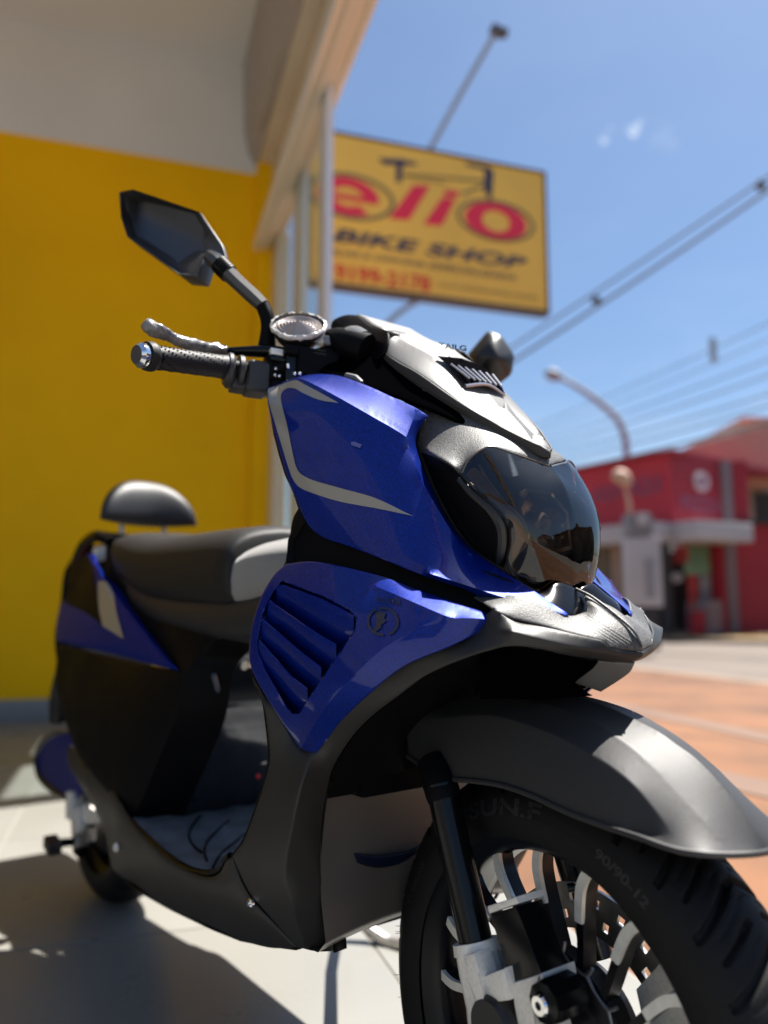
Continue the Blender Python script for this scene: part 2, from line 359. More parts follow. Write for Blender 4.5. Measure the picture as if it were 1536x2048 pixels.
def panel(name, out, m, parent, inner=(), creases=(), t=0.0028, grid=5.0, smooth=25, soft=1, mirror=None, bevel=0.0022, dent=None, toL=None, roll=5.0, keep=False, bulge=0.0, bulge_creases=True, sharp=None):
    toL = toL or SL
    loop = dens(out, True, grid)
    if poly_area(loop) < 0: loop = loop[::-1]
    crs = [dens(c, False, grid) for c in creases]
    allp = list(loop)+[p for c in crs for p in c]+[tuple(p[:3]) for p in inner]
    vals = [p[2] for p in allp]
    v, f, ov = triangulate(loop, crs, inner)
    base = Field([(a.x, a.y) for a in v], f, [np.mean([vals[i] for i in o]) if o else 0 for o in ov])
    for i, o in enumerate(ov):                      # crossings made by the triangulator: take the mean of neighbours
        if not o: base.l[i] = np.mean([base.l[j] for tt in f if i in tt for j in tt if ov[j]] or [0])
    xs = np.array([p[0] for p in loop]); ys = np.array([p[1] for p in loop])
    pts = np.zeros((0, 2))
    def accept(cand, gap_line, gap_pts, lines=True):
        nonlocal pts
        c = np.array(cand, float).reshape(-1, 2)
        if not len(c): return
        c = c[inside(loop, c[:, 0], c[:, 1])]
        if len(c): c = c[dist_poly(loop, c[:, 0], c[:, 1]) > gap_line]
        for cr in crs:
            if len(c): c = c[dist_poly(cr, c[:, 0], c[:, 1], False) > gap_line]
        keep = []
        cells = {}
        for p in pts: cells.setdefault((int(p[0]//grid), int(p[1]//grid)), []).append(p)
        for p in c:
            k = (int(p[0]//grid), int(p[1]//grid)); ok = True
            for i in (-1, 0, 1):
                for j in (-1, 0, 1):
                    for q in cells.get((k[0]+i, k[1]+j), ()):
                        if (q[0]-p[0])**2+(q[1]-p[1])**2 < gap_pts**2: ok = False; break
                    if not ok: break
                if not ok: break
            if ok: keep.append(p); cells.setdefault(k, []).append(p)
        if keep: pts = np.vstack([pts, np.array(keep)])
    edge = bevel > 0
    if edge:
        fine = dens(out, True, grid)
        if poly_area(fine) < 0: fine = fine[::-1]
        for dd in (1.3, 3.2): accept(offset_pts(fine, dd*roll/5, True), dd*roll/5*0.7, 1.0)
    for cr in crs:
        for sgn in (-1, 1): accept(offset_pts(cr, sgn*min(grid*.5, 2.2), False), 1.2, min(1.6, grid*.4))
    for dd in ((roll+.5,) if edge else (grid*.8,)): accept(offset_pts(loop, dd, True), dd*.7, grid*.55)
    for cr in crs:
        for sgn in (-1, 1): accept(offset_pts(cr, sgn*(grid*1.15), False), grid*.8, grid*.6)
    gx, gy = np.meshgrid(np.arange(xs.min(), xs.max(), grid), np.arange(ys.min(), ys.max(), grid*0.88))
    gx[1::2] += grid/2
    accept(np.stack([gx.ravel(), gy.ravel()], 1), grid*.6, grid*.62)
    v, f, ov = triangulate(loop, crs, pts)
    X = np.array([(a.x, a.y) for a in v]); n = len(X); nl = len(loop); nc = sum(len(c) for c in crs)
    l = np.array([base(*p) for p in X])
    fixed = np.zeros(n, bool); crease = np.zeros(n, bool)
    for i, o in enumerate(ov):
        if any(k < nl for k in o): fixed[i] = True; l[i] = loop[min(k for k in o if k < nl)][2]
        elif any(k < nl+nc for k in o): crease[i] = True
    E = set()
    for tri in f:
        for a, b in ((tri[0], tri[1]), (tri[1], tri[2]), (tri[2], tri[0])): E.add((min(a, b), max(a, b)))
    # cotangent weights keep linear fields linear, so irregular triangles leave no ripples
    idx = {e: i for i, e in enumerate(E)}; E = np.array(list(E)); w = np.zeros(len(E))
    for tri in f:
        for k in range(3):
            o_, a, b = tri[k], tri[(k+1) % 3], tri[(k+2) % 3]; va, vb = X[a]-X[o_], X[b]-X[o_]
            cr_ = abs(va[0]*vb[1]-va[1]*vb[0])+1e-6; w[idx[(min(a, b), max(a, b))]] += max(0.02, min(4.0, (va@vb)/cr_))*0.5+0.01
    def Lx(x): return np.bincount(E[:, 0], w*(x[E[:, 0]]-x[E[:, 1]]), n)+np.bincount(E[:, 1], w*(x[E[:, 1]]-x[E[:, 0]]), n)
    def solve(lock, x0, src, iters=260):
        """conjugate gradients for the free vertices: Laplacian(x) = src"""
        free = ~lock; x = x0.copy(); r = np.where(free, src-Lx(x), 0); p_ = r.copy(); rs = r@r
        for _ in range(iters):
            if rs < 1e-16: break
            Ap = np.where(free, Lx(p_), 0); al = rs/(p_@Ap+1e-30); x += al*p_; r -= al*Ap; rn = r@r; p_ = r+rn/rs*p_; rs = rn
        return x
    lock = fixed | crease
    if not keep: l = solve(lock, l, np.zeros(n))
    else:
        deg = np.bincount(E[:, 0], w, n)+np.bincount(E[:, 1], w, n)
        for _ in range(smooth): l = np.where(lock, l, l-0.8*Lx(l)/np.maximum(deg, 1e-9))
    if bulge:
        q = solve(lock if bulge_creases else fixed, np.zeros(n), np.where(lock, 0, 1.0)*grid*grid*.87)
        l = l+bulge*q/(q.max()+1e-12)
    deg = np.bincount(E[:, 0], w, n)+np.bincount(E[:, 1], w, n)
    for _ in range(soft): l = np.where(fixed, l, l-0.6*Lx(l)/np.maximum(deg, 1e-9))
    lb = l.copy()
    if dent is not None: l = l+dent(X[:, 0], X[:, 1])
    fld0 = Field([tuple(p) for p in X], f, list(lb))
    fld = Field([tuple(p) for p in X], f, list(l))
    V = [toL(x, y, ll) for (x, y), ll in zip(X, l)]
    a, b, c = [V[i] for i in f[len(f)//2]]
    camv = CAML if toL is SL else W2B.inverted() @ CAML
    if (b-a).cross(c-a).dot(camv-a) < 0: f = [t2[::-1] for t2 in f]
    if edge:
        # rolled edge: the outline turns inwards over a few millimetres
        N = [Vector() for _ in V]
        for tri in f:
            q = (V[tri[1]]-V[tri[0]]).cross(V[tri[2]]-V[tri[0]])
            for i in tri: N[i] += q
        segs = [(np.array(p[:2]), np.array(q[:2])) for p, q in zip(loop, loop[1:]+loop[:1]) if not (mirror == 'merge' and abs(p[2]) < 1e-4 and abs(q[2]) < 1e-4)]
        D = np.full(n, 1e9)
        for A_, B_ in segs:
            d = B_-A_; L2 = d@d+1e-9; tt = np.clip(((X[:, 0]-A_[0])*d[0]+(X[:, 1]-A_[1])*d[1])/L2, 0, 1)
            D = np.minimum(D, np.hypot(X[:, 0]-A_[0]-tt*d[0], X[:, 1]-A_[1]-tt*d[1]))
        k = np.clip(1-D/roll, 0, 1); off = bevel*(1-np.sqrt(1-k*k*0.97))
        for i in np.nonzero(off > 1e-6)[0]:
            if N[i].length > 1e-12:
                nv = N[i].normalized()
                if mirror == 'merge' and fixed[i] and abs(l[i]) < 1e-4: nv.y = 0
                V[i] = V[i]-nv*float(off[i])
    if toL is SW: V = [W2B @ p for p in V]
    F2 = list(f)
    if mirror == 'merge':
        P = {}; V2 = list(V)
        for i, p in enumerate(V):
            q = Vector((p.x, -p.y, p.z)) if toL is SL else W2B @ (lambda w_: Vector((w_.x, -w_.y, w_.z)))(W2B.inverted() @ p)
            if fixed[i] and abs(l[i]) < 1e-4: P[i] = i
            else: P[i] = len(V2); V2.append(q)
        F2 += [tuple(P[i] for i in tri[::-1]) for tri in f]; V = V2
    fld.base = fld0
    o = mesh_obj(name, V, F2, m, parent, sharp=sharp)
    if t:
        s = o.modifiers.new('thickness', 'SOLIDIFY'); s.thickness = t; s.offset = -1
    if mirror == 'copy': mirror_copy(o)
    return o, fld
def decal(name, out, fld, m, parent, off=0.0006, grid=4.0, mirror=False, toL=None):
    toL = toL or SL
    loop = dens([(*p[:2], 0, *p[2:]) for p in out], True, grid)
    if poly_area(loop) < 0: loop = loop[::-1]
    xs = np.array([p[0] for p in loop]); ys = np.array([p[1] for p in loop])
    gx, gy = np.meshgrid(np.arange(xs.min(), xs.max(), grid), np.arange(ys.min(), ys.max(), grid)); gx, gy = gx.ravel(), gy.ravel()
    ok = inside(loop, gx, gy); gx, gy = gx[ok], gy[ok]
    if len(gx): ok = dist_poly(loop, gx, gy) > grid*0.5; gx, gy = gx[ok], gy[ok]
    v, f, ov = triangulate(loop, [], list(zip(gx, gy)))
    V = [toL(a.x, a.y, fld(a.x, a.y)+off) for a in v]
    a, b, c = [V[i] for i in f[0]]
    camv = CAML if toL is SL else W2B.inverted() @ CAML
    if (b-a).cross(c-a).dot(camv-a) < 0: f = [t[::-1] for t in f]
    if toL is SW: V = [W2B @ p for p in V]
    o = mesh_obj(name, V, f, m, parent)
    if mirror: mirror_copy(o)
    return o
def ribbon(name, A, B, m, parent, n=6, smooth_n=1, t=0.0):
    """ruled surface between two lists of local points"""
    if smooth_n > 1:
        A = [Vector(a) for a in catmull(A, n=smooth_n)]; B = [Vector(a) for a in catmull(B, n=smooth_n)]
    V = []; F = []
    for a, b in zip(A, B):
        for k in range(n+1): V.append(Vector(a).lerp(Vector(b), k/n))
    for i in range(len(A)-1):
        for k in range(n):
            q = i*(n+1)+k; F.append((q, q+1, q+n+2, q+n+1))
    o = mesh_obj(name, V, F, m, parent)
    if t:
        s = o.modifiers.new('thickness', 'SOLIDIFY'); s.thickness = t; s.offset = 0
    return o
def mir(p): return Vector((p.x, -p.y, p.z))
def text_mesh(body, size=1.0, shear=0.0, bold=0.0, extrude=0.0, width=None, height=None):
    """returns (verts, faces) of flat lettering in the XY plane, left-bottom at the origin"""
    cu = bpy.data.curves.new('t', 'FONT'); cu.body = body; cu.size = size; cu.shear = shear; cu.offset = bold; cu.extrude = extrude
    cu.resolution_u = 4
    o = bpy.data.objects.new('t', cu); COL.objects.link(o)
    dg = bpy.context.evaluated_depsgraph_get(); me = o.evaluated_get(dg).to_mesh()
    V = [v.co.copy() for v in me.vertices]; F = [tuple(p.vertices) for p in me.polygons]
    o.evaluated_get(dg).to_mesh_clear(); bpy.data.objects.remove(o); bpy.data.curves.remove(cu)
    x0 = min(v.x for v in V); x1 = max(v.x for v in V); y0 = min(v.y for v in V); y1 = max(v.y for v in V)
    sx = width/(x1-x0) if width else 1; sy = height/(y1-y0) if height else (sx if width else 1)
    if not width and height: sx = sy
    return [Vector(((v.x-x0)*sx, (v.y-y0)*sy, v.z)) for v in V], F
# ================================================================== THE PLACE
Zv = Vector((0, 0, 1))
dW = Vector((math.sin(R(72.2)), math.cos(R(72.2)), 0)).normalized()    # along the yellow wall, towards the street
nW = Vector((dW.y, -dW.x, 0))                                           # from the wall towards the camera
P_wall = on_ground(0, 1445)
def WP(x, y): return on_plane(x, y, P_wall, nW)
CN = WP(540, 1000); CN.z = 0                                            # where wall and shop front meet
def FC(t, q, z): return CN + nW*t + dW*q + Zv*z                         # shop-front coordinates
def qz(x, y): p = WP(x, y); return ((p-CN).dot(dW), p.z)
def FP(x, y): p = on_plane(x, y, CN, dW); return ((p-CN).dot(nW), p.z)  # (t, z) on the shop-front plane
RW = Matrix.Rotation(math.atan2(dW.y, dW.x), 4, 'Z')                    # X along the wall
def fbox(bm, t0, t1, q0, q1, z0, z1, bevel=0.0):
    c = FC((t0+t1)/2, (q0+q1)/2, (z0+z1)/2)
    add_box(bm, c, (abs(q1-q0), abs(t1-t0), abs(z1-z0)), RW.to_3x3(), bevel)

M_tile = mat('pale_floor_tile', (0.225, 0.22, 0.20), 0.25, var=(1.4, 0.08), rvar=(2.5, 0.2), bump=(60, 0.08, 0.0006))
M_grout = mat('tile_grout', (0.30, 0.28, 0.25), 0.85)
M_paving = mat('terracotta_paving', (0.165, 0.068, 0.024), 0.8, var=(1.6, 0.5), bump=(60, 0.4, 0.004))
M_pavband = mat('grey_paving_band', (0.15, 0.09, 0.06), 0.8, var=(2.2, 0.2))
M_kerbc = mat('kerb_concrete', (0.23, 0.17, 0.12), 0.85, var=(3, 0.2))
M_road = mat('dusty_asphalt', (0.14, 0.112, 0.09), 0.9, var=(0.7, 0.2), bump=(30, 0.5, 0.004))
M_yel = mat('ochre_yellow_wall_paint', (1.0, 0.555, 0.0), 0.6, var=(1.3, 0.10), bump=(240, 0.10, 0.0008), spec=0.15)
M_white = mat('off_white_wall_paint', (0.76, 0.77, 0.77), 0.6, var=(1.8, 0.05), bump=(240, 0.08, 0.0008))
M_dim = mat('plain_side_wall', (0.17, 0.17, 0.17), 0.8, var=(2, .4))
M_ceil = mat('ceiling_paint', (0.85, 0.85, 0.84), 0.8)
M_skirt = mat('grey_tile_skirting', (0.24, 0.24, 0.245), 0.35, var=(5, 0.1))
M_lintel = mat('cream_steel_lintel', (0.92, 0.84, 0.75), 0.5, var=(3, 0.06))
M_housing = mat('taupe_shutter_housing', (0.46, 0.40, 0.36), 0.5)
M_guide = mat('brown_shutter_guide', (0.72, 0.62, 0.56), 0.45)
M_track = mat('aluminium_door_track', (0.88, 0.84, 0.76), 0.45, 0.0)
M_stile = mat('pale_aluminium_stile', (0.80, 0.83, 0.86), 0.4, 0.1)
M_pane = glass_mat('shop_front_glass', (0.88, 0.93, 0.92), 0.02, 1.12, haze=0.10, haze_col=(.75, .75, .68), fixed=0.07)
M_beige = mat('beige_render', (0.80, 0.68, 0.50), 0.7, var=(3, 0.1))

# ---- ground, road, pavement
def sheet(name, pts, m, z):
    o = mesh_obj(name, [Vector((p[0], p[1], z)) for p in pts], [tuple(range(len(pts)))], m, smooth=False)
    if o.data.polygons[0].normal.z < 0: o.data.flip_normals()
    return struct(o)
M_soil = mat('dry_ground', (0.2, 0.16, 0.12), 0.95, var=(0.3, 0.3))
g = sheet('ground', [(-900, -900), (900, -900), (900, 1500), (-900, 1500)], M_soil, -0.19)
def strip(name, q0, q1, m, z, t0=-60, t1=60):
    a, b, c, d = FC(t0, q0, 0), FC(t0, q1, 0), FC(t1, q1, 0), FC(t1, q0, 0); return sheet(name, [a, b, c, d], m, z)
kerb_q = (on_ground(1420, 1400)-CN).dot(dW); far_q = (on_ground(1420, 1288, -0.15)-CN).dot(dW)
strip('road', 3.0, 40, M_road, -0.15)
# the street runs past the shop: its far kerb follows the red building
bm = bmesh.new()
fbox(bm, -60, 60, 0.06, 4.6, -0.18, -0.012)
pv = struct(bm_obj('pavement', bm, M_paving, sharp=30)); pv.name = 'pavement'
bm = bmesh.new(); fbox(bm, -60, 60, 4.602, 4.78, -0.18, -0.006, 0.01); k = struct(bm_obj('kerb', bm, M_kerbc))
for i, px in enumerate([(1480, 1560), (1380, 1458)]):                       # grey bands laid across the pavement
    p = on_ground(*px, -0.01); tt = (p-CN).dot(nW)
    bm = bmesh.new(); w = 0.13 if i == 0 else 0.10
    a = on_ground(1340, px[1]-24, -0.008); b = on_ground(1560, px[1]+22, -0.008)
    d = (b-a).normalized(); nn = Vector((-d.y, d.x, 0)); a2 = a-d*0.9; b2 = b+d*1.4
    q = [a2-nn*w, b2-nn*w, b2+nn*w, a2+nn*w]
    for v in q: v.z = -0.008
    o = mesh_obj('paving_band', q, [(0, 1, 2, 3)], M_pavband, smooth=False); struct(o)
    if o.data.polygons[0].normal.z < 0: o.data.flip_normals()

# ---- shop floor: a slab with tiles laid on it
bm = bmesh.new(); fbox(bm, -0.1, 9.5, -6.6, 0.055, -0.18, -0.0035); fl = struct(bm_obj('shop_floor', bm, M_grout, sharp=30))
TS = 0.80; tme = None
t_line = (on_ground(300, 1868)-CN).dot(nW) % TS
q_line = (on_ground(60, 1590)-CN).dot(dW) % TS
for i in range(-1, 12):
    for j in range(-9, 1):
        t0 = t_line+i*TS-TS; q0 = q_line+j*TS-TS
        t1, q1 = min(t0+TS, 9.4), min(q0+TS, 0.05); t0, q0 = max(t0, 0.0), max(q0, -6.5)
        if t1-t0 < 0.1 or q1-q0 < 0.05: continue
        full = abs(t1-t0-TS) < 1e-6 and abs(q1-q0-TS) < 1e-6
        if full and tme is not None:
            o = bpy.data.objects.new('floor_tile', tme); link(o, fl)
        else:
            bm = bmesh.new(); add_box(bm, (0, 0, 0), (q1-q0-0.004, t1-t0-0.004, 0.008), None, 0.0012, 1)
            o = bm_obj('floor_tile', bm, M_tile, fl, sharp=30)
            if full: tme = o.data
        o.location = FC((t0+t1)/2, (q0+q1)/2, -0.004 + random.uniform(-0.0003, 0.0003)); o.rotation_euler = (0, 0, math.atan2(dW.y, dW.x))

# ---- yellow and white wall
zy = WP(0, 262).z; zs = 0.115
wl_ = thing('shop_wall', 'ochre yellow interior wall with an off-white upper part behind the scooter', 'wall', FC(0, -3, 0))
def child(name, bm, m, par, sharp=30):
    o = bm_obj(name, bm, m, par, sharp=sharp); o.matrix_parent_inverse = Matrix.Translation(par.location).inverted()
    return o
bm = bmesh.new(); fbox(bm, -0.15, 0.0, -6.6, -0.0, 0, zy); child('yellow_wall_face', bm, M_yel, wl_)
bm = bmesh.new(); fbox(bm, -0.15, -0.004, -6.6, -0.0, zy, 6.0); child('white_wall_face', bm, M_white, wl_)
zsk = WP(0, 1400).z
bm = bmesh.new(); fbox(bm, 0.0, 0.014, -6.6, qz(500, 1300)[0], 0.0, zsk, 0.002); child('skirting_board', bm, M_skirt, wl_)
# corner pillar
pq0, pq1 = qz(504, 700)[0], 0.0
pl = thing('corner_pillar', 'narrow yellow corner pillar beside the glass shop front', 'pillar', FC(0.05, pq0, 0))
zpp = qz(520, 339)[1]
bm = bmesh.new(); fbox(bm, 0.0, 0.10, pq0, pq1, 0, zpp); child('pillar_shaft', bm, M_yel, pl)
bm = bmesh.new(); fbox(bm, 0.0, 0.10, pq0, pq1, zpp+0.001, 6.0); child('pillar_top', bm, M_white, pl)
# unseen rest of the room; ceiling cut short and back opened to admit light
ZC = WP(510, 140).z
rm = struct(bpy.data.objects.new('room', None)); link(rm)
for nm, a, m in [('ceiling', (-0.15, 2.9, -6.6, qz(506, 140)[0], ZC, ZC+.15), M_ceil), ('wall_back', (9.4, 9.55, -6.6, 0.0, 3.9, ZC), M_dim), ('wall_side', (-0.15, 9.4, -6.75, -6.6, 0, ZC), M_dim)]:
    bm = bmesh.new(); fbox(bm, *a); o = struct(bm_obj(nm, bm, m, sharp=30))
bpy.data.objects.remove(rm)
# ---- shop front: housing, lintel, guides, tracks
sf = thing('shop_front', 'steel lintel and shutter rails running along the top of the open shop front', 'shop front', FC(3, 0, 2.5))
def section(name, pxs, m, t0=0.0, t1=9.3):
    P = [qz(*p) for p in pxs]; bm = bmesh.new()
    a = [bm.verts.new(FC(t0, q, z)) for q, z in P]; b = [bm.verts.new(FC(t1, q, z)) for q, z in P]; n = len(P)
    bm.faces.new(a); bm.faces.new(b[::-1])
    for i in range(n): bm.faces.new((a[i], b[i], b[(i+1) % n], a[(i+1) % n]))
    return child(name, bm, m, sf)
section('shutter_housing', [(487, 120), (488, 262), (496, 306), (513, 338), (513, 120)], M_housing)
section('lintel', [(514, 130), (514, 339), (545, 339), (545, 130)], M_lintel)
section('shutter_guide', [(546.5, 130), (546.5, 346), (551, 346), (551, 336), (555, 336), (555, 346), (559, 346), (559, 330), (563, 330), (563, 346), (568, 346), (568, 130)], M_guide)
section('fascia_strip', [(568.5, 150), (568.5, 350), (576, 350), (576, 150)], M_lintel, 0.0, 9.3)
section('transom_panel', [(541, 347), (541, 497), (546, 497), (546, 347)], M_beige, 0.02, 9.3)
section('door_track', [(503, 514), (503, 498), (527, 498), (527, 514), (519, 514), (519, 509), (511, 509), (511, 514)], M_track, 0.1)
section('door_track', [(531, 506), (531, 492), (555, 492), (555, 506), (547, 506), (547, 502), (539, 502), (539, 506)], M_track, 0.0)
# clip on the lintel
p = qz(545, 339)
tclip = 2.3
bm = bmesh.new(); fbox(bm, tclip, tclip+0.10, qz(530, 339)[0]-0.012, qz(530, 339)[0]+0.012, p[1]-0.012, p[1]-0.001, 0.002); child('cable_clip', bm, M_housing, sf)
# loose white cable looping off the lintel
pts = [FC(t, qz(512, 300)[0]-0.02-0.03*math.sin(t*2.2)**2, qz(512, 320)[1]+0.05-0.10*math.sin(t*2.2)**2) for t in np.linspace(0.05, 3.4, 26)]
tag(tube_obj('loose_cable', pts, 0.007, mat('white_cable', (0.6, 0.57, 0.52), 0.5)), 'thin pale cable sagging along the inner side of the lintel', 'cable')
# glass panes with their stiles
def stile(x0, x1, ztop_px, label=None):
    t0 = FP(x0, 600)[0]; t1 = FP(x1, 600)[0]; return t0, t1
zt = qz(540, 500)[1]-0.002
def door(name, label, xs, q, pane_to):
    o = thing(name, label, 'glass door', FC(FP(xs[0], 600)[0], q, 0), 0, 'sliding glass panes of the shop front')
    t0, t1 = FP(xs[0], 600)[0], FP(xs[1], 600)[0]
    bm = bmesh.new(); fbox(bm, t0, t1, q-0.018, q+0.018, 0.01, zt, 0.002); child('stile', bm, M_stile, o)
    bm = bmesh.new(); fbox(bm, pane_to, t0-0.001, q-0.004, q+0.004, 0.05, zt-0.03); child('pane', bm, M_pane, o)
    bm = bmesh.new(); fbox(bm, pane_to, t0-0.001, q-0.016, q+0.016, 0.01, 0.049, 0.002); child('bottom_rail', bm, M_stile, o)
    return o
tj0, tj1 = FP(544, 600)[0], FP(562, 600)[0]
bm = bmesh.new(); fbox(bm, max(tj0, .02), tj1, -0.03, 0.05, 0.0, zt, 0.003); tag(bm_obj('door_jamb', bm, M_beige, sharp=30), 'beige door jamb between the yellow pillar and the first glass pane', 'door jamb')
door('glass_door', 'first glass pane of the shop front, next to the beige jamb', (592, 610), -0.005, tj1+0.002)
door('glass_door', 'second glass pane of the shop front, the one nearest the hanging sign', (664, 678), -0.05, FP(611, 600)[0])


# ---- hanging sign, parallel to the yellow wall
def atY(x, y, Y): return at_depth(x, y, Y)
S0 = atY(1088, 480, 6.9)
def SP(x, y): return on_plane(x, y, S0, nW)
tl, tr, br, bl = SP(622, 264), SP(1085, 342), SP(1096, 612), SP(622, 571)
qL = (tl-S0).dot(dW); qR = (tr-S0).dot(dW)*0.5+(br-S0).dot(dW)*0.5; zT = (tl.z+tr.z)/2; zB = (bl.z+br.z)/2
M_sy = mat('sign_yellow_vinyl', (0.78, 0.49, 0.075), 0.5, var=(1.2, 0.10))
M_sred = mat('sign_red_vinyl', (0.70, 0.02, 0.06), 0.5); M_snavy = mat('sign_navy_vinyl', (0.028, 0.03, 0.07), 0.5)
M_sgrey = mat('sign_olive_grey_vinyl', (0.20, 0.155, 0.06), 0.5); M_sframe = mat('sign_dark_frame', (0.06, 0.045, 0.04), 0.4)
M_sorange = mat('sign_orange_red_vinyl', (0.60, 0.06, 0.02), 0.5)
sg = thing('hanging_shop_sign', 'yellow shop sign with red lettering and a bicycle drawing, hung above the pavement', 'sign', S0+dW*((qL+qR)/2))
def sgP(q, z, off=0.0): return S0 + dW*q + Zv*(z-S0.z) + nW*off
def sbox(name, q0, q1, z0, z1, o0, o1, m):
    bm = bmesh.new(); c = sgP((q0+q1)/2, (z0+z1)/2, (o0+o1)/2); add_box(bm, c, (abs(q1-q0), abs(o1-o0), abs(z1-z0)), RW.to_3x3()); return child(name, bm, m, sg)
sbox('panel', qL, qR, zB, zT, -0.09, 0.0, M_sy)
fw = 0.022
sbox('frame_edge', qL-fw, qR+fw, zT, zT+fw, -0.1, 0.012, M_sframe); sbox('frame_edge', qL-fw, qR+fw, zB-fw*1.6, zB, -0.1, 0.012, M_sframe)
sbox('frame_edge', qL-fw, qL, zB, zT, -0.1, 0.012, M_sframe); sbox('frame_edge', qR, qR+fw, zB, zT, -0.1, 0.012, M_sframe)
def zz(a, b): return (600+a/2.954, 230+b/2.954)
def sq(a, b): p = SP(*zz(a, b)); return (p-S0).dot(dW), p.z
def sflat(name, polys, m, off=0.006):
    V = []; F = []
    for P in polys:
        b = len(V); V += [sgP(q, z, off) for q, z in P]; F.append(tuple(range(b, b+len(P))))
    o = mesh_obj(name, V, F, m, None, smooth=False)
    o.parent = sg; o.matrix_parent_inverse = Matrix.Translation(sg.location).inverted()
    if o.data.polygons[0].normal.dot(nW) < 0: o.data.flip_normals()
    s = o.modifiers.new('thickness', 'SOLIDIFY'); s.thickness = 0.005; return o
def ringq(c, r1, r2, n=56, a0=0, a1=360, ang=0):
    """elliptical band; c centre in sign coords, r=(rq, rz)"""
    out = []
    for i in range(n):
        a, b = R(a0+(a1-a0)*i/n), R(a0+(a1-a0)*(i+1)/n)
        out.append([(c[0]+r1[0]*math.cos(a), c[1]+r1[1]*math.sin(a)), (c[0]+r1[0]*math.cos(b), c[1]+r1[1]*math.sin(b)),
                    (c[0]+r2[0]*math.cos(b), c[1]+r2[1]*math.sin(b)), (c[0]+r2[0]*math.cos(a), c[1]+r2[1]*math.sin(a))])
    return out
def halfsz(a0, b0, a1, b1):
    p, q = sq(a0, (b0+b1)/2), sq(a1, (b0+b1)/2); u, v = sq((a0+a1)/2, b0), sq((a0+a1)/2, b1)
    return ((p[0]+q[0])/2, (u[1]+v[1])/2), (abs(q[0]-p[0])/2, abs(u[1]-v[1])/2)
c1, r1 = halfsz(925, 505, 1385, 745); c2, r2 = halfsz(975, 520, 1335, 738); c3, r3 = halfsz(1075, 565, 1240, 690)
sflat('wheel_ring', ringq(c1, r1, (r1[0]-0.035, r1[1]-0.035)), M_sgrey)
sflat('letter_o', ringq(c2, r2, r3), M_sred)
c4, r4 = halfsz(40, 345, 560, 620); c5, r5 = halfsz(95, 370, 465, 595)
sflat('wheel_ring', ringq(c4, r4, (r4[0]-0.04, r4[1]-0.035)), M_sgrey)
ei = (r5[0]*0.50, r5[1]*0.52)
el = ringq(c5, r5, ei, a0=0, a1=312)
bar = [(c5[0]-ei[0]*1.15, c5[1]-r5[1]*0.17), (c5[0]+r5[0]*0.97, c5[1]-r5[1]*0.17), (c5[0]+r5[0]*0.99, c5[1]+r5[1]*0.08), (c5[0]-ei[0]*1.15, c5[1]+r5[1]*0.08)]
sflat('letter_e', el, M_sred); sflat('letter_e_bar', [bar], M_sred, 0.0075)
sflat('letter_l', [[sq(670, 415), sq(765, 422), sq(642, 622), sq(525, 612)]], M_sred)
sflat('letter_i', [[sq(838, 490), sq(918, 498), sq(836, 655), sq(728, 645)], [sq(858, 442), sq(942, 455), sq(925, 487), sq(845, 478)]], M_sred)
sflat('bicycle_saddle', [[sq(465, 258), sq(600, 262), sq(695, 288), sq(690, 300), sq(600, 298), sq(490, 292)], [sq(568, 298), sq(605, 300), sq(598, 400), sq(566, 396)]], M_snavy)
sflat('bicycle_frame', [[sq(610, 346), sq(1085, 384), sq(1085, 400), sq(610, 358)], [sq(955, 462), sq(1085, 408), sq(1088, 424), sq(960, 480)], [sq(610, 362), sq(622, 362), sq(860, 400), sq(850, 408)]], M_sgrey)
sflat('bicycle_handlebar', [[sq(978, 280), sq(1118, 308), sq(1118, 328), sq(985, 300)], [sq(1090, 318), sq(1142, 322), sq(1134, 470), sq(1088, 462)]], M_snavy)
sflat('bicycle_stem', [[sq(1104, 470), sq(1134, 472), sq(1130, 520), sq(1110, 518)]], M_sgrey)
def sign_text(name, body, a0, a1, b_mid0, hgt, m, shear=0.0, bold=0.0, off=0.0065):
    """a0,a1: left/right in sign zoom px; b_mid0: y of the text middle at a0"""
    q0, z0 = sq(a0, b_mid0); q1 = sq(a1, b_mid0)[0]
    V, F = text_mesh(body, 1.0, shear, bold, 0.0, abs(q1-q0), hgt)
    VV = [sgP(q0+v.x, z0-hgt/2+v.y, off) for v in V]
    o = mesh_obj(name, VV, F, m, None, smooth=False); o.parent = sg; o.matrix_parent_inverse = Matrix.Translation(sg.location).inverted()
    if o.data.polygons[0].normal.dot(nW) < 0: o.data.flip_normals()
    return o
sign_text('name_lettering', 'BIKE SHOP', 190, 1335, 705, 0.125, M_snavy, 0.25, 0.03)
sign_text('service_lettering', 'PEÇAS E OFICINA ESPECIALIZADA', 120, 1270, 800, 0.062, M_snavy, 0.2, 0.012)
sign_text('phone_number', '9199-2178', 205, 770, 925, 0.145, M_sorange, 0.0, 0.03)
sign_text('web_lettering', 'www.eliobikeshop.com.br', 815, 1405, 1003, 0.05, M_sgrey, 0.0, 0.01)
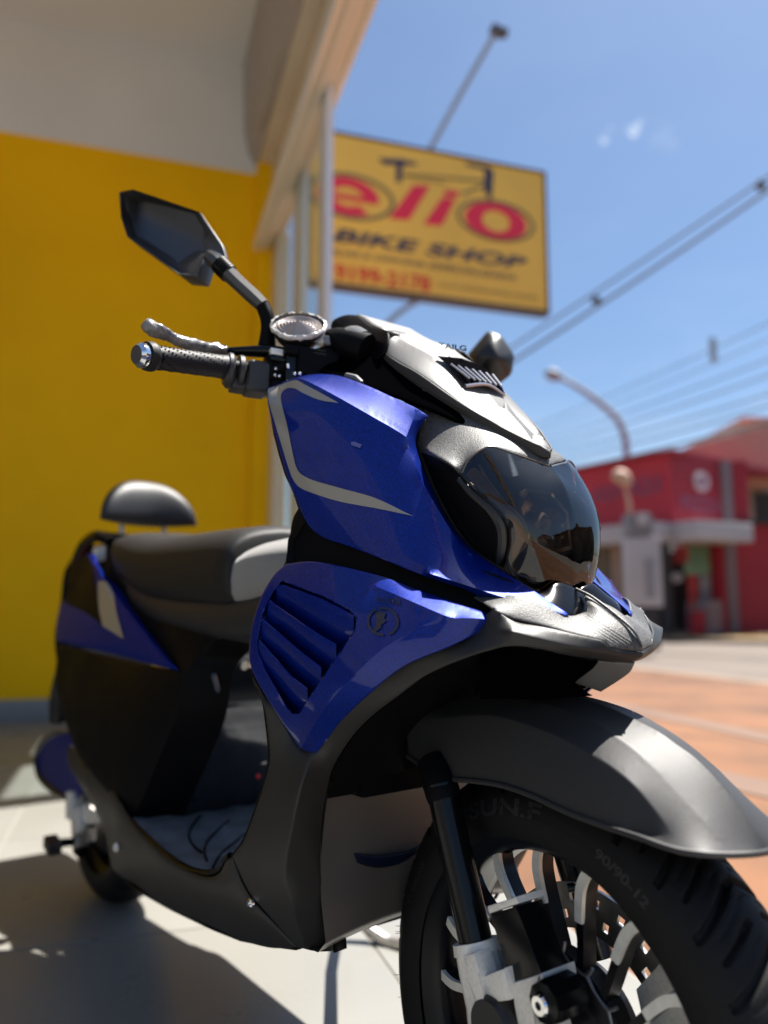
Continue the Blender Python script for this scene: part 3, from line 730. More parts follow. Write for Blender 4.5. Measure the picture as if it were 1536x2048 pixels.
# floodlight above the sign and its brace below
M_pole = mat('galvanised_rod', (0.24, 0.26, 0.29), 0.5, 0.2)
o = tube_obj('floodlight_arm', [SP(862, 296)-nW*0.05, SP(905, 212)+nW*0.25, SP(946, 138)+nW*0.45], 0.022, M_pole, sg); o.matrix_parent_inverse = Matrix.Translation(sg.location).inverted()
pf = SP(950, 133)+nW*0.47
bm = bmesh.new(); add_box(bm, pf, (0.12, 0.07, 0.08), Matrix.Rotation(0.5, 3, 'Y'), 0.012); add_box(bm, pf+Vector((0.05, 0, -0.02)), (0.09, 0.09, 0.04), None, 0.01)
tag(bm_obj('floodlight', bm, mat('dark_lamp_housing', (0.07, 0.07, 0.08), 0.5)), 'small dark floodlight at the tip of the rod above the sign', 'floodlight')
o = tube_obj('brace', [SP(850, 592)-nW*0.05, SP(815, 612)-nW*0.05, SP(785, 636)-nW*0.05, SP(757, 668)-nW*0.05, SP(700, 745)-nW*0.05], 0.022, M_pole, sg, smooth_n=5); o.matrix_parent_inverse = Matrix.Translation(sg.location).inverted()

# ---- street lamp
M_lamp = mat('weathered_lamp_post', (0.22, 0.23, 0.25), 0.6)
Yl = 24.0
base = at_depth(1252, 900, Yl)
lp = thing('street_lamp', 'tall curved street lamp rising behind the red building', 'street lamp', Vector((base.x, base.y, 0)))
pth = [Vector((base.x, base.y, 0)), at_depth(1254, 960, Yl), at_depth(1253, 905, Yl), at_depth(1249, 872, Yl), at_depth(1234, 838, Yl), at_depth(1200, 806, Yl), at_depth(1158, 776, Yl), at_depth(1118, 754, Yl)]
o = tube_obj('pole', pth, [0.13, 0.12, 0.11, 0.11, 0.10, 0.10, 0.09, 0.07], M_lamp, smooth_n=6); o.parent = lp; o.matrix_parent_inverse = Matrix.Translation(lp.location).inverted()
h1, h2 = at_depth(1122, 756, Yl), at_depth(1090, 744, Yl)
o = tube_obj('lamp_head', [h1, h1.lerp(h2, .3), h1.lerp(h2, .8), h2], [0.09, 0.19, 0.17, 0.06], M_lamp, smooth_n=3); o.parent = lp; o.matrix_parent_inverse = Matrix.Translation(lp.location).inverted()

# ---- overhead cables
M_cab = mat('cable_grey', (0.10, 0.115, 0.14), 0.7)
def cable(name, label, a, b, Ya, Yb, r, sag=0.02, group=None, cat='cable', n=18):
    A, B = at_depth(*a, Ya), at_depth(*b, Yb)
    pts = [A.lerp(B, k/n) - Zv*(sag*4*(k/n)*(1-k/n)) for k in range(n+1)]
    return tag(tube_obj(name, pts, r, M_cab, seg=6), label, cat, group)
G1 = 'bundled cables crossing the sky from the scooter cover to the upper right'
cable('overhead_cable', 'upper strand of the thick cable bundle crossing the sky on the right', (700, 900), (1620, 296), 12, 9.0, 0.016, 0.05, G1)
cable('overhead_cable', 'lower strand of the thick cable bundle crossing the sky on the right', (700, 922), (1620, 322), 12, 9.0, 0.022, 0.10, G1)
cl = thing('cable_bundle_clamp', 'small dark clamp on the thick cable bundle, the middle one of the sky', 'cable clamp', at_depth(1192, 600, 10.4), 0, 'clamps on the overhead cable bundle')
for nm, (x, y, Y), lb in [('cable_clamp', (1192, 601, 10.4), 'dark clamp halfway along the thick cable bundle'), ('cable_clamp', (1521, 371, 9.4), 'dark clamp on the thick cable bundle at the right edge of the sky')]:
    bm = bmesh.new(); add_box(bm, at_depth(x, y, Y), (0.13, 0.08, 0.10), Matrix.Rotation(0.6, 3, 'Y'), 0.02); tag(bm_obj(nm, bm, M_cab), lb, 'cable clamp', 'clamps on the overhead cable bundle')
bpy.data.objects.remove(cl)
G2 = 'thin wires fanning across the sky above the red building'
for i, (y0, y1, r) in enumerate([(872, 618, .012), (884, 655, .010), (896, 700, .014), (908, 735, .016), (918, 778, .018), (935, 802, .02), (948, 838, .026)]):
    lab = ['topmost', 'second highest', 'third highest', 'middle', 'third lowest', 'second lowest', 'lowest'][i]
    cable('street_wire', lab+' of the seven thin wires above the red building', (960, y0+22), (1640, y1-22), 21, 14, r, 0.12, G2, 'wire')
bm = bmesh.new(); add_box(bm, at_depth(1426, 700, 15.5), (0.12, 0.1, 0.52), None, 0.02); tag(bm_obj('wire_spacer', bm, mat('insulator', (.35, .4, .48), .5)), 'small vertical spacer hanging between the upper wires', 'insulator')

# ---- red corner shop across the street
M_red = mat('red_facade_paint', (0.50, 0.022, 0.036), 0.6, var=(0.8, 0.10)); M_dred = mat('dark_and_shaded_red', (0.30, 0.008, 0.022), 0.6, var=(0.6, 0.15))
M_awn = mat('pale_grey_awning', (0.46, 0.42, 0.42), 0.6, var=(1, 0.1)); M_dark = mat('dark_interior', (0.035, 0.03, 0.03), 0.8)
M_posterg = mat('green_poster', (0.16, 0.27, 0.16), 0.6, var=(1.5, 0.5)); M_posterr = mat('red_poster', (0.38, 0.03, 0.03), 0.6, var=(2, 0.4)); M_pillarg = mat('grey_pilaster', (0.20, 0.15, 0.16), 0.7)
M_violet = mat('faded_violet_lettering', (0.24, 0.07, 0.13), 0.6); M_wlogo = mat('white_logo_disc', (0.55, 0.50, 0.52), 0.6); M_salmon = mat('salmon_gable', (0.52, 0.26, 0.20), 0.8, var=(1, .12)); M_grw = mat('weathered_grey_wall', (0.42, 0.38, 0.33), 0.85, var=(.7, .3))
RC = on_ground(1357, 1281, -0.14); RC.z = 0
RL = Vector(at_depth(1120, 1220, 23.6)); RL.z = 0
dl = (RL-RC).normalized(); nl_ = Vector((dl.y, -dl.x, 0));
if nl_.dot(CAMP-RC) < 0: nl_ = -nl_
RRp = Vector(at_depth(1466, 1220, RC.y*1.045)); RRp.z = 0
dr = (RRp-RC).normalized(); nr_ = Vector((dr.y, -dr.x, 0))
if nr_.dot(CAMP-RC) < 0: nr_ = -nr_
def Lp(x, y, off=0.0): return on_plane(x, y, RC+nl_*off, nl_)
def Rp(x, y, off=0.0): return on_plane(x, y, RC+nr_*off, nr_)
rb = thing('red_corner_shop', 'red corner shop across the street with a pale awning and dark openings', 'building', RC)
def rchild(o): o.parent = rb; o.matrix_parent_inverse = Matrix.Translation(RC).inverted(); return o
def wallbox(name, A, d, n, s0, s1, z0, z1, o0, o1, m, bevel=0.0):
    bm = bmesh.new(); c = A+d*(s0+s1)/2+n*(o0+o1)/2+Zv*(z0+z1)/2
    rot = Matrix((d, n, Zv)).transposed(); add_box(bm, c, (abs(s1-s0), abs(o1-o0), abs(z1-z0)), rot, bevel)
    return rchild(bm_obj(name, bm, m, sharp=30))
def sL(x): return (Lp(x, 1100)-RC).dot(dl)
def sR(x): return (Rp(x, 1100)-RC).dot(dr)
zroof = Lp(1357, 906).z; zband = Lp(1350, 1062).z; zawn0 = Lp(1350, 1084).z; zawn1 = Lp(1350, 1046).z
LL = (RL-RC).length+4
wallbox('upper_wall', RC, dl, nl_, 0, LL, zawn0, zroof, -0.3, 0, M_red); wallbox('upper_wall', RC, dr, nr_, 0.001, sR(1466), zawn0, zroof, -0.3, 0, M_dred)  # right face takes the darker red, its shade put into the colour
wallbox('roof', RC, dl, nl_, -0.2, LL, zroof, zroof+0.12, -6, 0.15, M_dred)
wallbox('awning', RC, dl, nl_, 0.0, LL, zawn0, zawn1, 0.01, 0.9, M_awn, 0.03); wallbox('awning', RC, dr, nr_, -0.1, sR(1452), zawn0, zawn1, 0.01, 0.9, M_awn, 0.03)
# back of the shop's interior, floor-to-awning
wallbox('interior_back', RC, dl, nl_, -4, LL, 0, zawn0, -3.3, -3.2, M_dark)
wallbox('side_wall', RC, dr, nr_, sR(1437), sR(1466), 0, zawn0, -0.3, 0, M_dred); wallbox('pilaster', RC, dr, nr_, sR(1448), sR(1464), 0, zroof, 0.0, 0.12, M_pillarg)
wallbox('corner_post', RC, dl, nl_, sL(1330), sL(1318), 0, zawn0, -0.25, 0, M_dark)
wallbox('low_wall', RC, dr, nr_, sR(1385), sR(1437)-.002, 0, Rp(1400, 1222).z, -0.25, -0.01, M_dred)
wallbox('window_poster', RC, dr, nr_, sR(1386), sR(1440), Rp(1400, 1148).z, Rp(1400, 1088).z, -0.35, -0.3, M_posterg)
wallbox('window_poster', RC, dr, nr_, sR(1392), sR(1410), Rp(1400, 1215).z, Rp(1400, 1148).z, -0.34, -0.3, M_posterr)
wallbox('window_poster', RC, dr, nr_, sR(1415), sR(1436), Rp(1400, 1215).z, Rp(1400, 1150).z, -0.33, -0.3, mat('grey_poster', (.22, .21, .23), .6, var=(2, .5)))
wallbox('inner_banner', RC, dl, nl_, sL(1350), sL(1326), Lp(1340, 1125).z, Lp(1340, 1090).z, -0.6, -0.5, M_posterr)
wallbox('shop_counter', RC, dl, nl_, sL(1372), sL(1325), 0, Lp(1340, 1200).z, -1.6, -1.0, M_pillarg)
bm = bmesh.new(); cc = Lp(1355, 1155, -0.9); bmesh.ops.create_icosphere(bm, subdivisions=2, radius=0.16, matrix=Matrix.Translation(cc)); rchild(bm_obj('round_lamp', bm, M_awn))
wallbox('side_pier', RC, dl, nl_, sL(1232), sL(1222), 0, zawn0, -0.3, -0.02, mat('beige_pier', (.4, .28, .22), .8)); wallbox('end_wall', RC, dl, nl_, sL(1218), LL, 0, zawn0, -0.3, -0.01, mat('olive_wall', (.14, .11, .08), .8))
# lettering bands and logo
def flatdisc(name, c, n, r, m):
    rot = n.to_track_quat('Z', 'Y').to_matrix().to_4x4(); bm = bmesh.new(); bmesh.ops.create_cone(bm, segments=32, radius1=r, radius2=r, depth=0.05, cap_ends=True, matrix=Matrix.Translation(c) @ rot); return rchild(bm_obj(name, bm, m))
flatdisc('round_logo', Rp(1403, 963, 0.04), nr_, 0.27, M_wlogo); flatdisc('logo_centre', Rp(1404, 963, 0.075), nr_, 0.13, M_violet)
def rb_text(name, body, p, d, n, w, h, m):
    V, F = text_mesh(body, 1.0, 0, 0.02, 0, w, h); up = Zv
    if d.dot(Vector((1, 0, 0))) < 0: d = -d
    o = mesh_obj(name, [p+d*v.x+up*v.y+n*0.03 for v in V], F, m, None, smooth=False)
    if o.data.polygons[0].normal.dot(n) < 0: o.data.flip_normals()
    return rchild(o)
a = Lp(1262, 1000); b = Lp(1325, 1000); rb_text('wall_lettering', 'AQUI', a, dl, nl_, (b-a).length, Lp(1290, 958).z-Lp(1290, 1000).z, M_violet)
a = Lp(1185, 1010); b = Lp(1240, 1010); rb_text('wall_lettering', 'AQUI', a, dl, nl_, (b-a).length, Lp(1210, 975).z-Lp(1210, 1010).z, M_violet)
a = Rp(1362, 1022); b = Rp(1440, 1022); rb_text('side_lettering', 'PIZZA', a, dr, nr_, (b-a).length, Rp(1400, 992).z-Rp(1400, 1022).z, M_violet)
# neighbouring red wall to the right, gable and grey building behind
A2 = Vector(at_depth(1468, 1220, RC.y*1.05)); A2.z = 0; B2 = Vector(at_depth(1760, 1220, RC.y*1.0)); B2.z = 0
d2 = (B2-A2).normalized(); n2 = Vector((d2.y, -d2.x, 0));
if n2.dot(CAMP-A2) < 0: n2 = -n2
def plain(name, label, cat, A, d, n, L, z0, z1, o0, o1, m):
    bm = bmesh.new(); c = A+d*L/2+n*(o0+o1)/2+Zv*(z0+z1)/2; add_box(bm, c, (L, abs(o1-o0), z1-z0), Matrix((d, n, Zv)).transposed()); return tag(bm_obj(name, bm, m, sharp=30), label, cat)
zp2 = at_depth(1480, 1052, A2.y).z; zp1 = at_depth(1480, 922, A2.y).z
plain('red_boundary_wall', 'dark red wall to the right of the corner shop', 'wall', A2, d2, n2, (B2-A2).length, 0, zp2, -0.3, 0, M_dred)
L3 = (Vector(at_depth(1508, 1220, A2.y))-Vector(at_depth(1468, 1220, A2.y))).length
plain('red_upper_panel', 'dark red upper panel above the boundary wall', 'panel', A2, d2, n2, L3, zp2+0.12, zp1, -0.35, -0.05, M_dred)
plain('dark_canopy', 'dark canopy edge above the red boundary wall', 'canopy', A2+d2*0.3, d2, n2, (B2-A2).length, zp2+0.01, zp2+0.11, -1.2, 0.3, M_dark)
# gable
Yg = 24
gp = [at_depth(1322, 930, Yg), at_depth(1345, 905, Yg), at_depth(1500, 862, Yg), at_depth(1560, 850, Yg), at_depth(1560, 960, Yg), at_depth(1322, 960, Yg)]
bm = bmesh.new(); f = [bm.verts.new(p) for p in gp]; b_ = [bm.verts.new(p+Vector((1.5, 5, 0))) for p in gp]
bm.faces.new(f); bm.faces.new(b_[::-1])
for i in range(6): bm.faces.new((f[i], b_[i], b_[(i+1) % 6], f[(i+1) % 6]))
tag(bm_obj('salmon_gable', bm, M_salmon, sharp=30), 'salmon coloured gable rising behind the red corner shop', 'building')
Yq = 26
gb = thing('grey_building', 'weathered grey building behind the red wall, with small dark windows', 'building', Vector((at_depth(1500, 1220, Yq).x, Yq, 0)))
def gch(name, x0, x1, y0, y1, o0, o1, m):
    a, b = at_depth(x0, y1, Yq), at_depth(x1, y0, Yq); bm = bmesh.new(); add_box(bm, ((a.x+b.x)/2, Yq+(o0+o1)/2, (a.z+b.z)/2), (b.x-a.x, abs(o1-o0), b.z-a.z)); o = bm_obj(name, bm, m, sharp=30); o.parent = gb; o.matrix_parent_inverse = Matrix.Translation(gb.location).inverted()
gch('wall', 1482, 1800, 850, 1240, 0, 6, M_grw); gch('window', 1484, 1504, 872, 896, -0.05, 0.0, M_dark); gch('window', 1511, 1545, 985, 1040, -0.06, -0.01, M_dark); gch('roof_edge', 1478, 1800, 838, 850, -0.3, 6, M_salmon); gch('ledge', 1482, 1800, 912, 922, -0.35, -0.001, M_dark)
# far kerb painted yellow
YK = mat('yellow_kerb_paint', (0.62, 0.38, 0.06), 0.7, var=(2, 0.3))
ka, kb = on_ground(1290, 1277, -0.12), on_ground(1700, 1285, -0.12); kd = (kb-ka).normalized(); kn = Vector((kd.y, -kd.x, 0)); kn = kn if kn.y < 0 else -kn
bm = bmesh.new(); add_box(bm, (ka+kb)/2+Vector((0, 0, 0.035)), ((kb-ka).length, 0.35, 0.12), Matrix((kd, kn, Zv)).transposed(), 0.02); o = bm_obj('yellow_kerb', bm, YK); struct(o)
bm = bmesh.new(); add_box(bm, (ka+kb)/2-kn*6.2+Vector((-3, 0, 0.028)), ((kb-ka).length+12, 12, 0.10), Matrix((kd, kn, Zv)).transposed()); struct(bm_obj('far_pavement', bm, M_kerbc, sharp=30))
# white totem with a dark head, and small lantern post in front of the red shop
Yt = 13.5
tt = thing('advertising_totem', 'tall white advertising totem with a dark grey head before the red shop', 'totem', Vector((at_depth(1288, 1220, Yt).x, Yt, -0.15)))
def tch(name, x0, x1, y0, y1, dep, m, off=0.0, bev=0.03):
    a, b = at_depth(x0, y1, Yt), at_depth(x1, y0, Yt); bm = bmesh.new(); add_box(bm, ((a.x+b.x)/2, Yt+off, (a.z+b.z)/2), (b.x-a.x, dep, b.z-a.z), None, bev); o = bm_obj(name, bm, m); o.parent = tt; o.matrix_parent_inverse = Matrix.Translation(tt.location).inverted()
M_tot = mat('totem_white', (0.44, 0.41, 0.42), 0.5, var=(1.2, .12))
tch('body', 1254, 1314, 1076, 1214, 0.35, M_tot); tch('head', 1252, 1298, 1030, 1074, 0.38, mat('totem_grey', (.17, .165, .18), .5)); tch('head_panel', 1266, 1288, 1028, 1052, 0.03, M_tot, -0.21, 0.008); tch('foot', 1252, 1312, 1216, 1300, 0.3, M_dark)
tch('printed_figure', 1285, 1300, 1118, 1196, 0.02, mat('totem_print', (.25, .24, .26), .6), -0.19, 0.005)
Yn = 15
lm = thing('lantern_post', 'short beige lantern post in front of the red wall', 'lamp post', Vector((at_depth(1250, 1220, Yn).x, Yn, -0.15)))
for nm, pts, rr in [('post', [(1262, 1290), (1260, 1100), (1258, 1010), (1250, 975)], [.03, .03, .04, .03]), ('lantern', [(1226, 958), (1236, 952), (1248, 958), (1258, 972)], [.05, .14, .15, .06])]:
    o = tube_obj(nm, [at_depth(*p, Yn) for p in pts], rr, mat('beige_lantern_'+nm, (0.50, 0.33, 0.24), 0.6), smooth_n=4); o.parent = lm; o.matrix_parent_inverse = Matrix.Translation(lm.location).inverted()
# yellow bin just outside the panes
pb = on_ground(578, 1300)
bm = bmesh.new(); pbb = at_depth(578, 1040, 6.0); add_lathe(bm, [(0, 0), (0.12, 0), (0.15, 0.9), (0.13, 1.0), (0.0, 1.1)], 20, Matrix.Translation(Vector((pbb.x, 6.0, 0))) @ Matrix.Rotation(R(90), 4, 'X')); tag(bm_obj('street_bin', bm, mat('bin_yellow', (.7, .5, .02), .4)), 'yellow street bin seen through the glass beside the pillar', 'bin')

# rest of the street: unseen low house row added for visor and paint reflections
bm = bmesh.new(); random.seed(11); tq = 2.0
while tq < 60:
    w = random.uniform(5, 9); h = random.uniform(3.2, 6.5); dq = random.uniform(17, 19)
    c = FC(tq+w/2, dq+3, h/2); add_box(bm, c, (6, w-.05, h), RW.to_3x3())
    add_box(bm, FC(tq+w/2, dq+2.8, h+.15), (6.8, w, .3), RW.to_3x3())
    for k in range(int(w//2)): add_box(bm, FC(tq+1+k*2, dq-.02, 1.4 if k % 2 else 1.1), (.1, 1.1, 1.6 if k % 2 else 2.2), RW.to_3x3())
    tq += w
struct(bm_obj('street_houses', bm, mat('street_row_render', (.30, .22, .17), .8, var=(.25, .6)), sharp=30))
# ================================================================== THE SCOOTER
SC = thing('electric_scooter', 'blue and graphite electric scooter with smoked headlight standing in the shop doorway', 'scooter', CM, YAW)

# ---- upper side panel (blue)
up_out = [(533, 775, .200, 'c'), (598, 750, .158), (665, 747, .1395), (727, 766, .1245), (794, 796, .1055), (835, 815, .0945), (858, 831, .085, 'c'),
          (846, 849, .090), (837, 869, .095), (835, 893, .098), (846, 928, .097), (868, 978, .093), (893, 1030, .086), (920, 1068, .080), (938, 1089, .077),
          (977, 1120, .070), (1016, 1146, .063), (1068, 1178, .056), (1112, 1208, .051), (1137, 1226, .048), (1140, 1242, .046, 'c'), (1120, 1240, .053), (1006, 1218, .084), (925, 1180, .112), (860, 1159, .132),
          (772, 1122, .154), (688, 1091, .168), (648, 1078, .174), (618, 1055, .180), (598, 1018, .187), (571, 949, .197), (548, 867, .203), (534, 809, .203)]
up_cr = [[(560, 764, .190), (598, 757, .183), (646, 778, .174), (734, 827, .149), (812, 874, .123), (816, 898, .121), (838, 945, .118), (846, 965, .116), (880, 1025, .106), (920, 1088, .095), (946, 1112, .088)],
         [(834, 820, .099), (812, 874, .123)],
         [(860, 1147, .141), (925, 1168, .119), (1006, 1194, .094), (1080, 1213, .070), (1131, 1230, .052)]]
up_in = []
o_up, F_up = panel('upper_side_panel', up_out, M_blue, SC, up_in, up_cr, t=0.003, grid=4.5, bulge=.008, soft=0, sharp=14, mirror='copy')
decal('stripe', [(535, 778, 'c'), (590, 760), (604, 766), (640, 785), (678, 806, 'c'), (640, 800), (606, 786), (590, 777), (573, 777), (562, 790), (565, 815), (574, 850), (584, 900), (592, 933), (602, 948), (625, 960), (680, 976), (750, 996), (826, 1032, 'c'), (760, 1018), (680, 1003), (622, 985), (596, 972), (582, 950), (566, 900), (548, 840), (538, 805)], F_up, M_stripe, o_up, mirror=True)

# ---- lower side panel (blue, with louvres)
def seg_y(P, x):
    return np.interp(x, [p[0] for p in P], [p[1] for p in P])
Z6 = lambda a, b: (480+a/2.743, 1080+b/2.743)
L1 = [Z6(*p) for p in [(150, 300), (190, 340), (440, 512), (575, 588), (660, 625)]]
L2 = [Z6(*p) for p in [(90, 380), (140, 435), (360, 622), (480, 712), (560, 760)]]
L3 = [Z6(*p) for p in [(60, 480), (100, 530), (290, 742), (405, 828), (480, 880)]]
L0 = [Z6(*p) for p in [(240, 235), (455, 312), (612, 392), (700, 440)]]
L4 = [Z6(*p) for p in [(60, 640), (100, 700), (250, 900), (345, 960), (420, 1000)]]
REC = [Z6(*p) for p in [(230, 222), (455, 306), (605, 385), (640, 425), (632, 500), (470, 735), (355, 905), (325, 955), (285, 955), (240, 900), (100, 640), (90, 560), (120, 400), (170, 300)]]
RECR = [Z6(*p) for p in [(605, 385), (640, 425), (632, 500), (470, 735), (355, 905), (325, 955), (285, 955)]]
def louvres(x, y):
    ins = inside(REC, x, y); d = dist_poly(REC, x, y); m = np.where(ins, np.clip((d-1.0)/5.0, 0, 1), 0); m = m*m*(3-2*m)
    left = np.clip((x-498)/70, 0.0, 1.0)
    return -m*(0.0015+0.0155*left)
lo_out = [(571, 1126, .196, 'c'), (622, 1121, .188), (684, 1131, .178), (772, 1153, .160), (845, 1180, .142), (917, 1204, .124), (998, 1233, .100), (1004, 1241, .097, 'c'), (996, 1250, .100), (972, 1262, .112),
          (899, 1295, .142), (808, 1335, .167), (735, 1394, .182), (680, 1448, .187), (648, 1490, .188), (629, 1512, .186, 'c'), (597, 1499, .196, 'c'), (553, 1430, .214), (509, 1357, .225), (496, 1313, .227), (502, 1251, .226), (520, 1193, .218), (546, 1149, .206)]
lo_cr = [[(998, 1240, .104), (940, 1236, .130), (903, 1237, .144), (874, 1239, .153), (830, 1259, .167), (764, 1299, .186), (717, 1342, .198), (677, 1383, .204), (640, 1430, .207), (615, 1474, .203), (603, 1496, .199)],
         [(753, 1173, .173), (810, 1197, .166), (885, 1229, .150), (903, 1235, .1445)]]
lo_in = [(600, 1160, .204), (560, 1200, .219), (540, 1260, .228), (600, 1250, .222), (680, 1220, .203), (760, 1240, .184), (700, 1300, .200), (640, 1350, .212), (560, 1360, .224), (590, 1430, .212), (820, 1230, .166), (640, 1150, .194), (720, 1165, .181), (720, 1370, .193), (800, 1310, .179), (660, 1440, .200)]
o_lo, F_lo = panel('lower_side_panel', lo_out, M_blue, SC, [], lo_cr, t=0.003, grid=3.2, soft=0, bulge=.006, sharp=20, mirror='copy', dent=louvres)
def in_rec(x, y): return bool(inside(REC, np.array([x]), np.array([y]))[0])
for k, (La, Lb) in enumerate([(L0, L1), (L1, L2), (L2, L3), (L3, L4)]):
    xs_ = [x for x in np.arange(500, 720, 2.5)]
    cols = []
    for x in xs_:
        ya, yb = seg_y(La, x), seg_y(Lb, x)
        ym = ya*.6+yb*.4
        dd = dist_poly(REC, np.array([x]), np.array([ym]))[0] if in_rec(x, ym) else -1
        if dd < 1.5: continue
        lf = min(1, max(0, (x-500)/70)); rt = min(1, dd/5); dep = (.0008+.0135*lf)
        col = []
        h = yb-ya
        for v, q in ((0, 1.0), (3.5/h, .07), (6.5/h, 0.0), (.25, .04), (.5, .22), (.75, .5), (1.0, .92), (1.0+3/h, 1.0)):
            y = ya+h*v
            col.append(SL(x, y, F_lo.base(x, y)-.0006-dep*q))
        cols.append(col)
    V = [p for c in cols for p in c]; nn = 8
    Fq = [(i*nn+j, (i+1)*nn+j, (i+1)*nn+j+1, i*nn+j+1) for i in range(len(cols)-1) for j in range(nn-1)]
    sl_o = mesh_obj('louvre_slat', V, Fq, M_blue, o_lo, sharp=30)
    if sl_o.data.polygons[len(Fq)//2].normal.y > 0: sl_o.data.flip_normals()
    mirror_copy(sl_o)
# round badge with a flash, and the lettering above it
def circ(cx, cy, rx, ry, a0, a1, n=24, rot=0): return [(cx+rx*math.cos(R(a))*math.cos(rot)-ry*math.sin(R(a))*math.sin(rot), cy+rx*math.cos(R(a))*math.sin(rot)+ry*math.sin(R(a))*math.cos(rot)) for a in np.linspace(a0, a1, n)]
def arc_decal(cx, cy, rx, ry, w, a0, a1, rot, par=None):
    o1 = circ(cx, cy, rx, ry, a0, a1, 22, rot); i1 = circ(cx, cy, rx-w, ry-w, a0, a1, 22, rot)[::-1]
    pts = [(*p, 'c') if k in (0, len(o1)-1) else p for k, p in enumerate(o1)]+[(*p, 'c') if k in (0, len(i1)-1) else p for k, p in enumerate(i1)]
    return decal('badge_ring', pts, F_lo, M_dark_decal, o_lo, 0.0012, grid=2.2)
arc_decal(766, 1243, 32, 29, 4.5, -115, 60, 0.2); arc_decal(766, 1243, 32, 29, 4.5, 78, 232, 0.2)
decal('badge_flash', [(*Z6(*p), 'c') for p in [(755, 385), (800, 400), (790, 430), (805, 440), (770, 470), (778, 478), (722, 520), (750, 462), (742, 455), (752, 430), (738, 422)]], F_lo, M_dark_decal, o_lo, 0.0012, grid=3)
V, F = text_mesh('SCOOTER', 1, 0.1, 0.015, 0, 50, 11)
TV = []
for v in V:
    x = 751+v.x*1.0; y = 1203-v.y+v.x*0.16; TV.append(SL(x, y, F_lo(x, y)+0.0012))
mesh_obj('badge_lettering', TV, F, M_dark_decal, o_lo)
for k in range(1):
    decal('reflection_patch', [(702, 884, 'c'), (708, 883, 'c'), (724, 889, 'c'), (720, 896, 'c'), (702, 890, 'c')], F_up, mat('painted_reflection_blue', (0.10, 0.12, 0.35), 0.2), o_up, 0.001)  # lighter blue patch, a small reflection painted onto the panel

# ---- black inner fairing that shows between the blue panels
in_out = [(598, 1010, .178, 'c'), (583, 1038, .180), (577, 1080, .186), (572, 1124, .192, 'c'), (600, 1160, .19), (700, 1175, .17), (800, 1200, .152), (900, 1225, .13), (985, 1236, .105), (1030, 1245, .088), (1090, 1252, .070), (1140, 1240, .055, 'c'), (1080, 1190, .06), (1000, 1150, .085), (900, 1120, .115), (760, 1090, .150), (680, 1060, .165), (640, 1020, .175)]
panel('inner_fairing', [(x, y, l-.008, *c) for x, y, l, *c in in_out], M_black, SC, [], t=0.003, grid=8, smooth=40, mirror='copy')

# ---- cowl between the blue panel and the headlight
cw_out = [(782, 786, .094, 'c'), (795, 797, .086), (830, 818, .078), (850, 836, .074), (838, 865, .084), (832, 895, .088), (842, 930, .088), (864, 982, .084), (898, 1045, .076), (934, 1092, .071), (980, 1128, .063), (1035, 1160, .054, 'c'),
          (1036, 1140, .056), (1022, 1112, .060), (1026, 1080, .061), (1024, 1053, .064), (1008, 1028, .072), (951, 975, .085), (924, 950, .090, 'c'), (936, 922, .084), (958, 902, .074), (984, 893, .060), (1030, 906, .038), (1062, 918, .020), (1100, 930, 0, 'c'),
          (1050, 860, 0), (1010, 815, 0, 'c'), (900, 775, .045)]
cw_cr = [[(856, 900, .100), (880, 915, .102), (907, 932, .099), (922, 948, .091)]]
o_cw, F_cw = panel('cowl', cw_out, M_grain, SC, [], cw_cr, t=0.003, grid=4, bulge=.003, soft=1, sharp=30, mirror='merge')
# smooth black side infill, slightly proud of the cowl, with its fine ribs
sd = [(843, 905, 'c'), (872, 916), (905, 936), (921, 952, 'c'), (948, 980), (1001, 1032), (1017, 1056), (1019, 1085), (1014, 1112), (1008, 1136, 'c'), (985, 1124), (944, 1094), (908, 1046), (875, 985), (851, 928)]
o_sd = decal('side_infill', sd, F_cw, M_black, SC, 0.0016, grid=6, mirror=True)
for k in range(22):
    t = k/21; y = 968+t*118; x = np.interp(y, [960, 1000, 1046, 1094], [868, 886, 911, 948])
    p = [SL(x+3+j*6, y+2+j*3, F_cw(x+3+j*6, y+2+j*3)+0.003-0.0006*j) for j in range(4)]
    if k == 0: bmr = bmesh.new()
    add_tube(bmr, p, [0.0013, 0.0013, 0.0011, 0.0006], 6)
bm_obj('cowl_ribs', bmr, M_black, SC)
# raised rim round the headlight
rim = [(926, 956), (952, 984), (985, 1012), (1006, 1038), (1013, 1060), (1014, 1084), (1010, 1108), (1004, 1126)]
rp = [SL(x-8, y+2, F_cw(x-8, y+2)+0.003) for x, y in rim]
orim = tube_obj('headlight_surround', rp, [.003, .005, .006, .007, .007, .007, .006, .003], M_black_tx, SC, 10, 4); mirror_copy(orim)

# ---- headlight
vis_out = [(922, 948, .092, 'c'), (936, 921, .086), (959, 902, .076), (982, 893, .062), (1027, 906, .041), (1060, 918, .022), (1100, 932, 0, 'c'), (1124, 965, 0), (1140, 1005, 0), (1149, 1050, 0), (1152, 1100, 0), (1150, 1150, 0), (1142, 1200, 0, 'c'),
           (1120, 1197, .014), (1096, 1188, .030), (1064, 1172, .046), (1027, 1150, .061, 'c'), (1014, 1120, .066), (1021, 1086, .067), (1019, 1053, .070), (1004, 1030, .077), (951, 977, .090)]
o_vis, F_vis = panel('headlight_visor', vis_out, M_visor, SC, [], t=0, grid=5, mirror='merge', bevel=0, bulge=.012)
